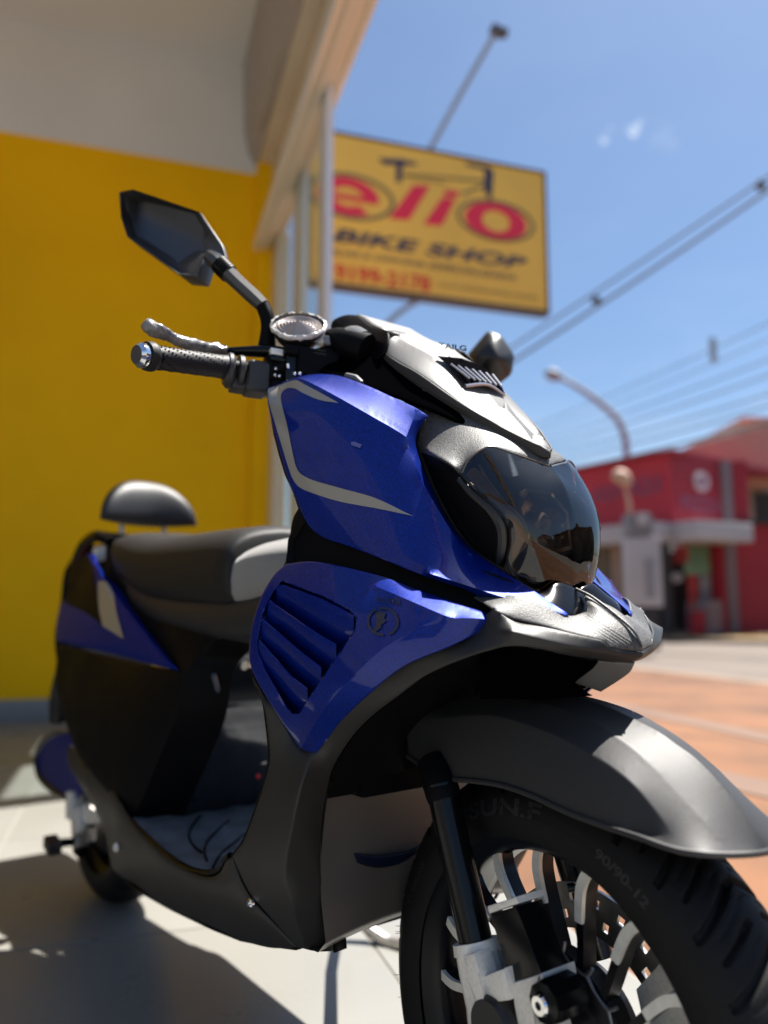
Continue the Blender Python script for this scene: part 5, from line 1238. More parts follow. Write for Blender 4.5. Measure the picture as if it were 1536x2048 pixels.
# facets: pull the ridge corners out
K = {'tl': ST(250, 385, .288), 'r1': ST(302, 412, .248), 'r2': ST(345, 440, .224), 'r3': ST(390, 478, .212), 'tr': ST(364, 418, .226), 'br': ST(398, 500, .222), 'm1': ST(330, 452, .236), 'b1': ST(352, 500, .232), 'b2': ST(356, 538, .245), 'l1': ST(255, 460, .282)}
kv = {k: bm.verts.new(v) for k, v in K.items()}
r1 = ring1
def fc(*v): 
    try: bm.faces.new(v)
    except Exception: pass
fc(r1[0], r1[1], kv['tl']); fc(r1[1], r1[2], kv['tr'], kv['r1'], kv['tl']); fc(kv['r1'], kv['tr'], kv['r3'], kv['r2']); fc(r1[2], r1[3], r1[4], kv['br'], kv['r3'], kv['tr'])
fc(r1[4], r1[5], kv['br']); fc(kv['tl'], kv['r1'], kv['r2'], kv['m1'], kv['l1']); fc(kv['r2'], kv['r3'], kv['br'], kv['b1'], kv['m1']); fc(kv['m1'], kv['b1'], kv['b2'], kv['l1']); fc(kv['b1'], kv['br'], r1[5], r1[6], kv['b2'])
fc(r1[0], kv['tl'], kv['l1'], r1[8], r1[9]); fc(kv['l1'], kv['b2'], r1[7], r1[8]); fc(kv['b2'], r1[6], r1[7])
n = len(O)
for i in range(n): fc(ring0[i], ring0[(i+1) % n], ring1[(i+1) % n], ring1[i])
fc(*ring0)
bmesh.ops.recalc_face_normals(bm, faces=bm.faces[:])
bmesh.ops.bevel(bm, geom=bm.edges[:], offset=.0022, segments=2, profile=.6, affect='EDGES')
mir_o = bm_obj('mirror_shell', bm, M_mirror, SC, sharp=None)
bm = bmesh.new(); g = [bm.verts.new(cen+(p-cen)*.9-nb*.0335) for p in O]; bm.faces.new(g); bm_obj('mirror_glass', bm, M_chrome, mir_o)
tube_obj('mirror_gloss_strip', [ST(343, 441, .2225), ST(360, 452, .217), ST(374, 464, .2135)], [.0012, .0022, .0010], M_gblack, mir_o, 8)
stem = [ST(418, 512, .230), ST(436, 526, .224), ST(470, 560, .208), ST(505, 592, .190), ST(526, 612, .180)]
tube_obj('mirror_stem', stem, [.0085, .012, .0105, .0105, .0095], M_mirror, SC, 8, 4, sharp=30)
for k in range(5):
    p = stem[1].lerp(stem[2], .12+.12*k); d = (stem[2]-stem[1]).normalized(); tube_obj('stem_ring', [p-d*.0016, p+d*.0016], .0125, M_black, SC, 14)
tube_obj('mirror_stem_foot', [ST(526, 612, .180), ST(534, 634, .176), ST(536, 660, .174), ST(533, 706, .172)], [.0095, .0095, .0095, .013], M_black, SC, 12, 4)
# far mirror
fo = [(942, 712, -.26), (978, 670, -.27), (1000, 678, -.28), (1023, 712, -.30), (1018, 744, -.30), (992, 764, -.29), (965, 752, -.27)]
O2 = [ST(*p) for p in fo]; c2 = sum(O2, Vector())/len(O2); nb2 = (CAML-c2).normalized()
bm = bmesh.new(); a = [bm.verts.new(p-nb2*.02) for p in O2]; b = [bm.verts.new(c2+(p-c2)*.96) for p in O2]
k1 = bm.verts.new(ST(958, 716, -.262)+nb2*.022); k2 = bm.verts.new(ST(996, 718, -.275)+nb2*.018); k3 = bm.verts.new(ST(984, 690, -.27)+nb2*.012)
for i in range(7): bm.faces.new((a[i], a[(i+1) % 7], b[(i+1) % 7], b[i]))
bm.faces.new(a)
for f in [(b[0], b[1], k3, k1), (b[1], b[2], k3), (b[2], b[3], k2, k3), (k1, k3, k2), (b[3], b[4], k2), (k2, b[4], b[5], k1), (b[5], b[6], k1), (b[6], b[0], k1)]:
    try: bm.faces.new(f)
    except Exception: pass
bmesh.ops.recalc_face_normals(bm, faces=bm.faces[:]); bmesh.ops.scale(bm, vec=(1.22, 1.22, 1.22), space=Matrix.Translation(-c2), verts=bm.verts[:]); bmesh.ops.bevel(bm, geom=bm.edges[:], offset=.006, segments=3, profile=.5, affect='EDGES')
mf = bm_obj('mirror_shell', bm, M_black_tx, SC, sharp=None)
tube_obj('mirror_stem', [ST(970, 745, -.27), ST(950, 760, -.22), ST(900, 770, -.16), ST(860, 760, -.13)], .010, M_black_tx, SC, 10, 4)
_o = Vector((-.2, 0, 0)); RZ = Matrix.Rotation(R(15), 3, 'Z')
def farbar(p): return RZ @ (mir(p)-_o)+_o
gf = [farbar(p) for p in (gripA, gripB)]
tube_obj('grip', [gf[0], gf[0].lerp(gf[1], .5), gf[1]], [.018, .017, .018], M_grip, SC, 18); tube_obj('handlebar', [farbar(p) for p in bar], .011, M_black, SC, 12, 4)

# ---- front wheel (steered frame)
WH = W2B @ Matrix.Translation((0, 0, 0.25))       # local: X forward, Y left, Z up, at the axle
R_T = 0.25
# tyre cross-section (radius, y); groove pattern cut into the tread
prof = []
for k in range(61):
    a = -1+2*k/60; y = a*0.052
    th = a*math.pi*0.62
    y = 0.053*math.sin(th); r = 0.200+0.050*math.cos(th)
    prof.append((r, y))
bm = bmesh.new(); NS = 900
per = 30
def groove(ang, y):
    r = 0.0; ay = abs(y)
    ph = (ang/(2*math.pi)*per)
    if ay < 0.0465:
        # long chevron, wide
        for off, k, w, y0, y1, dep in ((0.0, 12.0, .085, 0.002, .046, .0058), (0.50, 12.0, .055, .008, .040, .0042), (0.27, 11.0, .018, .0, .038, .0016), (0.76, 11.0, .018, .008, .030, .0016)):
            s = -1 if y < 0 else 1
            sh = off + k*ay + (0.5 if (s > 0 and off in (0.0, 0.5)) else 0)*0
            d = abs((ph+sh+0.5) % 1.0-0.5)
            if y0 <= ay <= y1: r = max(r, dep*max(0.0, min(1.0, (w-d)/(w*.45))))
    return r
ringsT = []
for k in range(NS):
    an = 2*math.pi*k/NS; ring = []
    for rr, yy in prof:
        g_ = groove(an, yy) if rr > 0.225 else 0
        # moulded sidewall circles
        sw_ = 0.0006*(math.sin(rr*2600) > .55) if 0.198 < rr < 0.216 else 0
        r2 = rr-g_; y2 = yy+math.copysign(sw_, yy)
        ring.append(bm.verts.new(WH @ Vector((r2*math.cos(an), y2, r2*math.sin(an)))))
    ringsT.append(ring)
for k in range(NS):
    A_, B_ = ringsT[k], ringsT[(k+1) % NS]
    for j in range(len(prof)-1): bm.faces.new((A_[j], A_[j+1], B_[j+1], B_[j]))
tyre = bm_obj('front_tyre', bm, M_rubber, SC, sharp=28)
# rubber whiskers
bmh = bmesh.new(); random.seed(5)
for k in range(60):
    an = random.uniform(0, 2*math.pi); rr = random.choice([.232, .238, .225, .2465]); th = math.acos((rr-.2)/.05); yy = -0.053*math.sin(th); p = Vector((rr*math.cos(an), yy, rr*math.sin(an))); nn = Vector((math.cos(an)*math.cos(th), -math.sin(th), math.sin(an)*math.cos(th)))
    q = p+nn*random.uniform(.003, .007)+Vector([random.uniform(-.002, .002) for _ in range(3)]); add_tube(bmh, [WH @ p, WH @ ((p+q)/2+nn*.0005), WH @ q], [.0004, .0003, .0002], 4, False)
bm_obj('tyre_whiskers', bmh, M_rubber, tyre)
# raised sidewall lettering
def arc_text(body, a_mid, r0, h, w, m, name, par):
    V, F = text_mesh(body, 1, 0, .03, 0, w, h); out = []
    for v in V:
        an = R(a_mid)-(v.x-w/2)/(r0+h/2); rr = r0+v.y; ct = (rr-.2)/.05; th = math.acos(max(-1, min(1, ct))); yy = -(0.053*math.sin(th)+.0009); out.append(WH @ Vector((rr*math.cos(an), yy, rr*math.sin(an))))
    return mesh_obj(name, out, F, m, par, smooth=False)
arc_text('SUN.F', 101, .2035, .016, .105, M_emboss, 'tyre_lettering', tyre)
arc_text('TUBELESS', 152, .2035, .007, .06, M_emboss, 'tyre_lettering', tyre)
arc_text('90/90-12', 60, .2035, .009, .06, M_emboss, 'tyre_lettering', tyre)
for cx, cy, l, m, r1_, nm in [(821, 1866, .051, M_white_mark, .004, 'chalk_mark')]:
    for k in range(5):
        p = W2B @ SW(cx+random.uniform(-6, 6), cy+random.uniform(-7, 7), l+.001); bmx = bmesh.new(); add_box(bmx, p, (.004, .0006, .0015), Matrix.Rotation(random.uniform(0, 3), 3, 'Y')); bm_obj(nm, bmx, m, tyre)
ym = [W2B @ SW(x, y, .0545) for x, y in [(1108, 1614), (1114, 1613), (1120, 1617), (1122, 1624)]]
tube_obj('yellow_mark', ym, .0012, M_yellow_dot, tyre, 6, 3)
# rim
bm = bmesh.new()
rp_ = [(.1735, -.034), (.183, -.036), (.1905, -.040), (.192, -.0415), (.1905, -.043), (.186, -.043), (.182, -.039), (.176, -.037), (.168, -.030), (.165, -.015), (.165, .015), (.168, .030), (.176, .037), (.182, .039), (.190, .042), (.192, .040), (.183, .036), (.1735, .034), (.172, 0)]
add_lathe(bm, rp_, 140, WH, closed=True); rim_o = bm_obj('front_rim', bm, M_rimblk, SC, sharp=40)
bm = bmesh.new(); add_lathe(bm, [(.0005, -.034), (.024, -.034), (.028, -.031), (.040, -.029), (.052, -.026), (.060, -.022), (.064, -.015), (.064, .02), (.03, .03), (.0005, .03)], 60, WH); bm_obj('wheel_hub', bm, M_rimblk, rim_o)
NSPK = 17; a_sp0 = 182.0
def pw(r, a): return (r*math.cos(R(a)), r*math.sin(R(a)))
spk = None; face = None
# spoke outline in polar offsets (radius, angle offset): S-curve from hub to rim
ctrl = [(.060, -13), (.080, -9), (.100, -5), (.120, -2), (.138, -.4), (.152, 0), (.166, -1.2), (.179, -3.6)]
wid = [.0048, .0040, .0038, .0040, .0043, .0045, .0044, .0040]
def spoke_poly(a0, c0=0, c1=None, grow=1.0):
    C = catmull([(*pw(r, a0+da), w) for (r, da), w in list(zip(ctrl, wid))[c0:c1]], n=4)
    L, Rr = [], []
    for i, p in enumerate(C):
        q = C[min(i+1, len(C)-1)]; o_ = C[max(i-1, 0)]; t = np.array([q[0]-o_[0], q[1]-o_[1]]); t /= np.linalg.norm(t); nn = np.array([-t[1], t[0]])
        L.append((p[0]+nn[0]*p[2]*grow, p[1]+nn[1]*p[2]*grow)); Rr.append((p[0]-nn[0]*p[2]*grow, p[1]-nn[1]*p[2]*grow))
    return L+Rr[::-1]
bm = bmesh.new(); add_prism(bm, spoke_poly(0), -0.026, -0.008, Matrix.Identity(4), .0015)
sp_me = bm_obj('tmp', bm, M_rimblk); me_s = sp_me.data; bpy.data.objects.remove(sp_me)
bm = bmesh.new(); P = spoke_poly(0, 3, None, 1.03)
add_prism(bm, P, -0.0290, -0.0240, Matrix.Identity(4), .0008)
# thick bright cap at the outer third
f_o = bm_obj('tmp', bm, M_alu); me_f = f_o.data; bpy.data.objects.remove(f_o)
for k in range(NSPK):
    a = a_sp0-k*360/NSPK
    Mk = WH @ Matrix.Rotation(-R(a), 4, 'Y')
    o = bpy.data.objects.new('spoke', me_s); link(o, rim_o); o.matrix_basis = Mk
    o2 = bpy.data.objects.new('spoke_face', me_f); link(o2, rim_o); o2.matrix_basis = Mk
# star line round the hub
bm = bmesh.new()
for k in range(NSPK):
    a = a_sp0-k*360/NSPK+6
    pts = [pw(.094, a-1.5), pw(.083, a), pw(.079, a+360/NSPK/2), pw(.083, a+360/NSPK)]
    add_tube(bm, [WH @ Vector((x, -.0275, z)) for x, z in pts], [.0018, .0018, .0014, .0018], 6, True, 4)
bm_obj('hub_star_line', bm, mat('machined_line', (.20, .20, .21), .35, .6), rim_o)
bm = bmesh.new(); add_lathe(bm, [(.060, -.0262), (.078, -.0262), (.082, -.024), (.082, -.006), (.06, -.006)], 60, WH); bm_obj('hub_flange', bm, M_rimblk, rim_o)
# brake disc on the far side with holes (built as ring segments)
bm = bmesh.new()
NH = 24
Pd = []
for k in range(96):
    a0, a1 = 2*math.pi*k/96, 2*math.pi*(k+1)/96
    for ri in range(5):
        r0_, r1_ = .086+.0085*ri, .086+.0085*(ri+1)
        if (ri in (1, 3)) and (k % 4) == (0 if ri == 1 else 2): continue
        vs = [(r0_, a0), (r1_, a0), (r1_, a1), (r0_, a1)]
        top = [bm.verts.new(WH @ Vector((r*math.cos(a), .022, r*math.sin(a)))) for r, a in vs]
        bot = [bm.verts.new(WH @ Vector((r*math.cos(a), .026, r*math.sin(a)))) for r, a in vs]
        bm.faces.new(top); bm.faces.new(bot[::-1])
        for i in range(4): bm.faces.new((top[i], bot[i], bot[(i+1) % 4], top[(i+1) % 4]))
bmesh.ops.remove_doubles(bm, verts=bm.verts[:], dist=1e-5)
bm_obj('brake_disc', bm, M_steel, rim_o, sharp=30)
bm = bmesh.new(); add_prism(bm, [pw(.07, 20), pw(.125, 12), pw(.15, 20), pw(.155, 38), pw(.125, 46), pw(.08, 44)], .018, .045, WH, .004); bm_obj('brake_caliper', bm, M_cast, SC)
# valve
va = W2B @ SW(1162, 1773, .012); vb = W2B @ SW(1136, 1776, .020)
tube_obj('valve_stem', [va, va.lerp(vb, .5)], .0032, M_brass, rim_o, 12); tube_obj('valve_cap', [va.lerp(vb, .45), vb], .0042, M_gblack, rim_o, 12)

# ---- fork leg (near) and far
def FW(x, y, l): return W2B @ SW(x, y, l)
f_top, f_bot = FW(880, 1560, .082), FW(953, 1890, .082)
fd = (f_bot-f_top).normalized()
tube_obj('fork_stanchion', [f_top+fd*.004, f_bot], [.0165, .0165], M_gblack, SC, 32)
tube_obj('fork_dust_cover', [FW(868, 1528, .072), FW(877, 1556, .078), FW(886, 1588, .082), FW(889, 1600, .082)], [.0185, .0190, .0182, .0172], M_black, SC, 28)
tube_obj('fork_stanchion', [mir(f_top-fd*.25), mir(f_bot+fd*.05)], .0165, M_gblack, SC, 20)
fn = Vector((0, -1, 0))
def fprism(name, pts, l0, l1, m, bev=.002):
    """pixel outline at lateral l0, given depth to l1"""
    A_ = [SW(x, y, l0) for x, y in pts]; bm = bmesh.new(); a = [bm.verts.new(W2B @ p) for p in A_]; b = [bm.verts.new(W2B @ Vector((p.x, -l1, p.z))) for p in A_]; n = len(a)
    f1 = bm.faces.new(a); f2 = bm.faces.new(b[::-1])
    for i in range(n): bm.faces.new((a[i], b[i], b[(i+1) % n], a[(i+1) % n]))
    if bev: bmesh.ops.bevel(bm, geom=list({e for f in (f1,) for e in f.edges}), offset=bev, segments=2, profile=.6, affect='EDGES')
    return bm_obj(name, bm, m, SC, sharp=35)
Z1 = lambda a, b: (780+a/3.84, 1648+b/3.84)
tube_obj('fork_clamp_ring', [f_bot-fd*.004, f_bot+fd*.006], [.0225, .0235], M_cast, SC, 30)
ca, cb_ = f_bot, f_bot+fd*.16
tube_obj('fork_lower', [ca+fd*.004, ca+fd*.02, ca+fd*.05, ca+fd*.075, ca+fd*.10, cb_], [.0215, .0225, .0225, .026, .029, .029], M_cast, SC, 12, 1, sharp=15)
fprism('fork_lower_boss', [Z1(*p) for p in [(555, 1010), (640, 990), (690, 1150), (700, 1290), (720, 1390), (660, 1400), (600, 1190)]], .1055, .085, M_cast, .0035)
fprism('fork_lower_rib', [Z1(*p) for p in [(700, 1180), (800, 1140), (870, 1110), (890, 1220), (900, 1360), (730, 1385)]], .1000, .080, M_cast, .003)
# caliper-like block in front: silver cap, black barrel, silver foot
fprism('damper_cap', [Z1(*p) for p in [(745, 632), (965, 560), (985, 610), (760, 690)]], .090, .055, M_cast, .0015)
fprism('damper_barrel', [Z1(*p) for p in [(768, 692), (968, 634), (1160, 1150), (925, 1222)]], .089, .056, M_gblack, .0012)
fprism('damper_foot', [Z1(*p) for p in [(925, 1224), (1163, 1148), (1185, 1290), (1145, 1200), (1060, 1310), (1115, 1536), (1150, 1700), (1000, 1700), (955, 1380)]], .0915, .050, M_cast, .003)
bx = FW(1097, 2004, .094)
bm = bmesh.new(); Mb = Matrix.Translation(bx) @ Matrix.Rotation(WYAW-YAW, 4, 'Z')
add_lathe(bm, [(.0005, -.010), (.008, -.010), (.010, -.007), (.0165, -.006), (.0175, 0), (.0175, .03)], 10, Mb); bm_obj('axle_boss', bm, M_gblack, SC)
bm = bmesh.new(); add_lathe(bm, [(.0035, -.0085), (.0035, -.0125), (.0075, -.0125), (.0085, -.010)], 24, Mb); bm_obj('axle_bolt', bm, M_chrome, SC)
bm = bmesh.new(); bx2 = FW(985, 2052, .10); add_lathe(bm, [(.0005, -.006), (.022, -.006), (.025, -.001), (.025, .02)], 32, Matrix.Translation(bx2)); bm_obj('reflector_socket', bm, M_black_tx, SC)

# ---- front fender (steered frame)
fe_out = [(816, 1512, .070, 'c'), (860, 1543, .074), (881, 1556, .075), (938, 1561, .075), (1000, 1570, .075), (1060, 1590, .075), (1136, 1625, .075), (1214, 1654, .074), (1282, 1676, .073), (1323, 1691, .071), (1362, 1702, .067), (1409, 1708, .058), (1460, 1710, .040), (1505, 1708, .020), (1534, 1704, 0, 'c'),
          (1518, 1672, 0), (1492, 1632, 0), (1462, 1592, 0), (1428, 1552, 0), (1390, 1515, 0), (1352, 1487, 0), (1318, 1463, 0), (1265, 1436, 0), (1200, 1408, 0), (1130, 1385, 0), (1050, 1368, 0), (960, 1365, 0, 'c'), (880, 1385, .04), (826, 1412, .062), (813, 1436, .067)]
fe_cr = [[(880, 1400, .042), (980, 1385, .036), (1080, 1403, .036), (1153, 1427, .036), (1200, 1451, .036), (1261, 1492, .036), (1303, 1529, .0365), (1338, 1566, .037), (1374, 1605, .0375), (1412, 1645, .0375), (1444, 1678, .036)],
         [(840, 1440, .066), (980, 1430, .062), (1090, 1462, .061), (1162, 1497, .060), (1214, 1527, .060), (1261, 1564, .060), (1297, 1603, .0595), (1323, 1637, .060), (1337, 1659, .061), (1335, 1668, .063), (1303, 1674, .067), (1262, 1663, .069)]]
fe_in = [(1300, 1650, .0635), (1240, 1620, .0640), (1150, 1570, .0645), (1050, 1530, .0655), (950, 1510, .067), (880, 1500, .068), (1400, 1600, .034), (1450, 1660, .028), (1380, 1660, .052), (1340, 1520, .014), (1420, 1580, .014), (1250, 1460, .018), (1150, 1410, .018)]
def fe_lip(x, y):
    L = [(p[0], p[1]) for p in fe_out[:15]]; d = dist_poly(L, x, y, False); return 0.0016*np.exp(-((d-2.0)/2.6)**2)-0.0008*np.exp(-((d-8.5)/3)**2)
o_fe, F_fe = panel('front_fender', fe_out, M_fender, SC, [], fe_cr, t=0.003, grid=4.5, mirror='merge', toL=SW, bevel=0, bulge=.0025)
lipp = [W2B @ SW(x, y, l+.0008) for x, y, l, *c in fe_out[:15]]
lipo = tube_obj('fender_lip', lipp, .0028, M_fender, o_fe, 8, 6)
lm_ = lipo.data.copy(); lm_.transform(W2B @ Matrix.Diagonal((1, -1, 1, 1)) @ W2B.inverted()); lm_.flip_normals(); link(bpy.data.objects.new('fender_lip', lm_), o_fe)

# bracket and horn bits behind the arch
tube_obj('steering_stop', [SL(800, 1380, .05), SL(815, 1400, .055), SL(822, 1420, .055)], .004, M_black_tx, SC, 8)
bm = bmesh.new(); add_prism(bm, [(-.22, .46), (-.16, .48), (-.09, .56), (-.12, .66), (-.24, .66)], -.04, .04, Matrix.Identity(4), .008); bm_obj('steering_head_cover', bm, M_black, SC)
# chin plate under the beak, light grey
cp = [SL(x, y, l) for x, y, l in [(1262, 1327, 0.0), (1215, 1372, 0.0), (1175, 1384, 0.0)]]
panel('beak_underside', [(1150, 1340, .030, 'c'), (1196, 1322, .026), (1245, 1326, .010), (1272, 1326, -.002, 'c'), (1262, 1345, -.002), (1240, 1362, .0), (1202, 1386, .006, 'c'), (1150, 1368, .026, 'c')], M_nacelle, SC, [], t=0.004, grid=5)
panel('nose_liner', [(960, 1300, .10, 'c'), (1060, 1298, .085), (1130, 1314, .060), (1196, 1328, .036, 'c'), (1186, 1340, .034), (1152, 1366, .034, 'c'), (1185, 1390, .030, 'c'), (1100, 1400, .05), (960, 1400, .08, 'c')], M_matte, SC, [], t=0.003, grid=8)
# ---- rear body
rb_out = [(118, 1288, .166, 'c'), (150, 1296, .164), (300, 1330, .153), (372, 1342, .144, 'c'), (350, 1440, .152), (310, 1540, .158), (262, 1645, .168, 'c'), (225, 1600, .170), (190, 1560, .174), (150, 1500, .174), (125, 1430, .170), (108, 1360, .168)]
panel('rear_side_panel', rb_out, M_black, SC, [], [], t=0.003, grid=9, mirror='copy', bulge=.01)
us_out = [(210, 1110, .115, 'c'), (260, 1180, .118), (330, 1230, .120), (430, 1240, .115), (455, 1262, .10, 'c'), (410, 1310, .120), (372, 1344, .144, 'c'), (340, 1340, .146), (300, 1280, .135), (220, 1180, .125)]
panel('under_seat_panel', us_out, M_black, SC, [], t=0.003, grid=9, smooth=40, mirror='copy')
# front face of the seat box
M_sbox = mat('dark_glossy_panel', (.012, .016, .024), .16, coat=.3)
tl4 = [SL(455, 1262, .10), SL(410, 1310, .120), SL(372, 1342, .145), SL(350, 1440, .154), SL(310, 1540, .159), SL(262, 1645, .167)]
tl4[0] = Vector((-.47, -.11, .66))
def bow(P, k): return [Vector((p.x+k, p.y*.55, p.z)) for p in P]
ribbon('seat_box_front', tl4, bow(tl4, .03), M_black, SC, 4, 3); ribbon('seat_box_front', bow(tl4, .03), [mir(p) for p in bow(tl4, .03)], M_sbox, SC, 4, 3); ribbon('seat_box_front', [mir(p) for p in bow(tl4, .03)], [mir(p) for p in tl4], M_black, SC, 4, 3)
def boxface(px, py, off=.004):
    P = bow(tl4, .03+off); p0, n_ = P[2], (P[5]-P[2]).cross(Vector((0, 1, 0))).normalized()
    d = BMI.to_3x3() @ ray(px, py); return CAML+d*((p0-CAML).dot(n_)/d.dot(n_))
tube_obj('seat_box_trim', [boxface(428, 1350), boxface(452, 1440), boxface(477, 1520), boxface(492, 1555)], .004, mat('grey_trim', (.12, .15, .2), .3, .3), SC, 8, 4)
tube_obj('lock_barrel', [boxface(492, 1524, .008), boxface(530, 1521, .012)], .006, M_cast, SC, 12); tube_obj('lock_tag', [boxface(512, 1544, .008), boxface(516, 1552, .008)], .006, M_red, SC, 10)
tube_obj('bag_hook', [boxface(488, 1335, .01), boxface(492, 1325, .015), boxface(500, 1330, .01)], .005, M_cast, SC, 10, 3)
# blue rear side panel
br_out = [(172, 1110, .142, 'c'), (188, 1108, .138), (205, 1140, .134), (245, 1182, .132), (262, 1208, .132), (300, 1262, .138), (358, 1340, .149, 'c'), (330, 1337, .154), (250, 1315, .161), (150, 1292, .170), (112, 1282, .172, 'c'), (112, 1240, .172), (125, 1200, .170), (155, 1180, .165), (160, 1140, .155)]
br_cr = [[(195, 1125, .152), (225, 1190, .156), (262, 1230, .155), (345, 1338, .155)]]
o_br, F_br = panel('rear_blue_panel', br_out, M_blue_rear, SC, [], br_cr, t=.003, grid=6, bulge=.006, mirror='copy')
decal('stripe', [(196, 1162, 'c'), (212, 1164), (226, 1185), (232, 1220), (247, 1278, 'c'), (205, 1252, 'c'), (197, 1210)], F_br, M_stripe, o_br, .0015, mirror=True)
decal('tail_dark_area', [(140, 1130, 'c'), (176, 1112), (190, 1160), (198, 1215), (203, 1250, 'c'), (170, 1225), (128, 1205, 'c')], F_br, M_black, o_br, .0012, mirror=True)
# tail fairing & lamp
bm = bmesh.new()
tf = [SL(*p) for p in [(165, 1090, .07), (130, 1140, .09), (122, 1200, .10), (112, 1250, .11), (110, 1290, .12), (120, 1380, .11), (112, 1420, .10)]]
ribbon('tail_fairing', tf, [mir(p) for p in tf], M_black, SC, 6, 3, .004)
tl_ = [SL(*p) for p in [(128, 1210, .095), (118, 1245, .105), (116, 1275, .11)]]
ribbon('tail_lamp', [p+Vector((-.004, 0, 0)) for p in tl_], [mir(p)+Vector((-.004, 0, 0)) for p in tl_], M_red, SC, 4, 3, .004)
# seat: lofted cross-sections
def loft(name, secs, m, par, n=28, sharp=None, subdiv=4):
    """secs: (x, halfwidth, z_bottom, z_top, crown) -> superellipse-like sections"""
    S_ = catmull(secs, n=subdiv); bm = bmesh.new(); rings = []
    for x, hw, zb, zt_, cr in S_:
        ring = []
        for k in range(n):
            a = 2*math.pi*k/n; c, s = math.cos(a), math.sin(a); e = 0.62
            yy = hw*math.copysign(abs(c)**e, c); zz_ = (zb+zt_)/2+(zt_-zb)/2*math.copysign(abs(s)**e, s)
            zz_ += cr*(1-(yy/hw)**2) if s > 0 else 0
            ring.append(bm.verts.new((x, yy, zz_)))
        rings.append(ring)
    for a, b in zip(rings, rings[1:]):
        for k in range(n): bm.faces.new((a[k], a[(k+1) % n], b[(k+1) % n], b[k]))
    bm.faces.new(rings[0]); bm.faces.new(rings[-1][::-1])
    return bm_obj(name, bm, m, par, sharp=sharp)
sx0 = SL(215, 1075, .12).x; sxf = SL(575, 1110, .07).x; zt0 = SL(230, 1075, .12).z
print('SEAT', sx0, sxf, zt0, SL(480, 1110, .12), SL(490, 1215, .13), SL(300, 1180, .14), SL(420, 1080, .0))
xm = SL(478, 1110, .125).x
loft('rider_seat', [(xm-.06, .12, .645, .730, .004), (xm+.0, .136, .645, .745, .006), (xm+.06, .140, .655, .750, .008), (xm+.14, .125, .67, .748, .008), (xm+.21, .095, .68, .730, .006), (xm+.24, .06, .69, .715, .003)], M_seat_lit, SC)
loft('passenger_seat', [(sx0-.06, .06, .775, .80, .002), (sx0-.02, .105, .745, .812, .006), (sx0+.10, .132, .70, .803, .008), (sx0+.26, .142, .66, .786, .008), (xm-.05, .146, .64, .778, .006), (xm-.008, .142, .645, .770, .004), (xm-.001, .13, .66, .755, .002)], M_seat, SC)
loft('seat_base', [(sx0-.04, .07, .73, .76, 0), (sx0+.1, .115, .67, .72, 0), (sx0+.3, .132, .62, .69, 0), (xm, .136, .60, .68, 0), (xm+.14, .12, .62, .70, 0), (xm+.21, .08, .67, .705, 0)], M_seat_side, SC)
# backrest
bc = SL(285, 1000, 0.0)
print('BACK', bc, SL(200, 1010, .14), SL(375, 1030, -.14))
bL, bR = SL(208, 1005, .13), None
bm = bmesh.new(); NB = 30; rings = []
bx0 = -1.205
for k in range(NB+1):
    a = -1+2*k/NB; y = a*.112; w = math.sqrt(max(0.0, 1-abs(a)**3.2)); ring = []
    zlow = .850-.006*(1-a*a); top = .852+.096*max(0.0, (1-abs(a)**2.4))**.62+.006
    thick = .030*max(.12, w); xc = bx0-.035+.045*abs(a)**2
    zc = (zlow+top)/2; hz = (top-zlow)/2
    for j in range(20):
        th = 2*math.pi*j/20; c, s = math.cos(th), math.sin(th); ring.append(bm.verts.new((xc+thick*math.copysign(abs(c)**.8, c)-.25*(hz*s), y, zc+hz*math.copysign(abs(s)**.8, s))))
    rings.append(ring)
for a, b in zip(rings, rings[1:]):
    for j in range(20): bm.faces.new((a[j], a[(j+1) % 20], b[(j+1) % 20], b[j]))
bm.faces.new(rings[0]); bm.faces.new(rings[-1][::-1])
bm_obj('backrest', bm, mat('backrest_vinyl', (.009, .009, .011), .5, bump=(600, .4, .0006)), SC, sharp=None)
for y in (-.05, .05): tube_obj('backrest_post', [(bx0-.03, y, .79), (bx0-.035, y, .865)], .006, M_cast, SC, 12)
# grab rail
gr = [SL(*p) for p in [(225, 1085, .10), (195, 1072, .115), (172, 1085, .115), (160, 1105, .11), (150, 1130, .10)]]
o = tube_obj('grab_rail', gr, .013, M_gblack, SC, 14, 5); mirror_copy(o)
tube_obj('grab_rail', [gr[1], Vector((gr[1].x-.05, 0, gr[1].z)), mir(gr[1])], .012, M_gblack, SC, 14, 6)
box_obj('rail_bracket', SL(198, 1108, .105), (.03, .02, .03), M_cast, SC, bevel=.004)

# ---- rear wheel, hugger, axle
RXC = SL(205, 1785, .03); rx = RXC.x
Mr = Matrix.Translation((rx, 0, .25))
bm = bmesh.new(); pr = [(0.200+0.050*math.cos(t*math.pi*.62), .058*math.sin(t*math.pi*.62)) for t in np.linspace(-1, 1, 31)]
add_lathe(bm, pr, 160, Mr)
for v in bm.verts:
    y = v.co.y; rr = math.hypot(v.co.x-rx, v.co.z-.25)
    if rr > .235 and ((math.atan2(v.co.z-.25, v.co.x-rx)*14/math.pi+abs(y)*20) % 1) < .2: k = (rr-.004)/rr; v.co.x = rx+(v.co.x-rx)*k; v.co.z = .25+(v.co.z-.25)*k
rt = bm_obj('rear_tyre', bm, M_rubber, SC, sharp=30)
bm = bmesh.new(); add_lathe(bm, [(.192, -.045), (.186, -.04), (.17, -.03), (.165, .03), (.186, .04), (.192, .045)], 80, Mr); bm_obj('rear_rim', bm, M_rimblk, SC)
bm = bmesh.new(); add_lathe(bm, [(.0005, -.055), (.05, -.055), (.13, -.045), (.15, -.03), (.15, .04), (.0005, .05)], 60, Mr); bm_obj('hub_motor', bm, M_rimblk, SC)
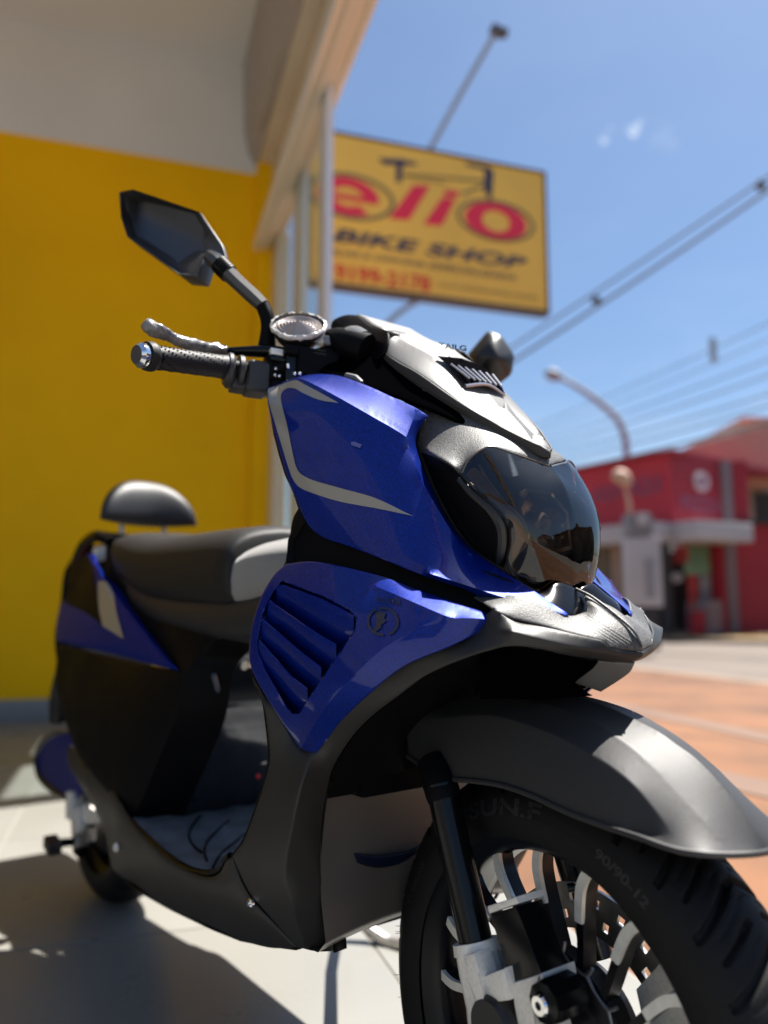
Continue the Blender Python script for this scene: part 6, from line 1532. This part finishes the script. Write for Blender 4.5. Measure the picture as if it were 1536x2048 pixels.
# hugger: blue with grey edge
hp0 = [SL(*p) for p in [(88, 1468, .10), (72, 1500, .10), (74, 1545, .10), (95, 1575, .10), (120, 1595, .10)]]
hu_out = [(150, 1462, .10, 'c'), (118, 1465, .10), (90, 1480, .09), (74, 1512, .08), (76, 1550, .08), (100, 1576, .09), (130, 1598, .10), (160, 1590, .11), (165, 1520, .11)]
panel('rear_hugger', hu_out, M_blue_rear, SC, [(115, 1520, .11)], t=.003, grid=6, smooth=30, mirror='copy')
o = tube_obj('hugger_edge', [SL(*p) for p in [(142, 1462, .102), (112, 1466, .10), (88, 1482, .09), (73, 1512, .082), (78, 1550, .083), (104, 1578, .093), (132, 1596, .102)]], [.004, .006, .007, .007, .008, .009, .006], M_dgrey, SC, 10, 4); mirror_copy(o)
huA = [SL(*p) for p in [(112, 1466, .10), (88, 1482, .09), (73, 1512, .082), (78, 1550, .083), (104, 1578, .093)]]
ribbon('hugger_cross', huA, [mir(p) for p in huA], M_black, SC, 5, 3, .003)
# mud flap bracket / shock on the left edge
tube_obj('rear_shock', [SL(125, 1350, .12), SL(118, 1400, .12), SL(115, 1440, .115)], [.018, .022, .018], M_black_tx, SC, 16, 3)
tube_obj('brake_hose', [SL(140, 1340, .125), SL(133, 1400, .13), SL(122, 1430, .125)], .004, M_gblack, SC, 8, 4)
# caliper, axle and foot peg
for p, sz, m in [((150, 1610, .10), (.05, .03, .06), M_cast), ((165, 1640, .105), (.05, .03, .05), M_cast), ((185, 1625, .11), (.04, .03, .03), M_cast), ((160, 1670, .10), (.03, .03, .05), M_steel), ((180, 1665, .105), (.03, .02, .03), M_steel), ((158, 1700, .09), (.04, .02, .02), M_black)]:
    box_obj('rear_caliper', SL(*p), sz, m, SC, Matrix.Rotation(random.uniform(-.5, .5), 3, 'Y'), .007)
tube_obj('foot_peg', [SL(160, 1683, .10), SL(130, 1685, .13), SL(112, 1688, .15)], [.008, .009, .010], M_black, SC, 10); box_obj('foot_peg_pad', SL(105, 1690, .16), (.05, .028, .024), M_black_tx, SC, Matrix.Rotation(.2, 3, 'Y'), .005)
# small skirt fasteners
for x, y, l in [(162, 1503, .165), (232, 1695, .172), ]:
    bm = bmesh.new(); add_lathe(bm, [(.0005, -.004), (.006, -.003), (.008, .001)], 16, Matrix.Translation(SL(x, y, l))); bm_obj('side_screw', bm, M_cast, SC)
ss = on_ground(765, 1888); sl_ = BMI @ ss
tube_obj('side_stand', [(-.45, .12, .24), (sl_.x-.05, sl_.y-.05, .06), (sl_.x, sl_.y, .009), (sl_.x+.05, sl_.y+.02, .008)], [.011, .010, .012, .012], M_steel, SC, 10, 3)
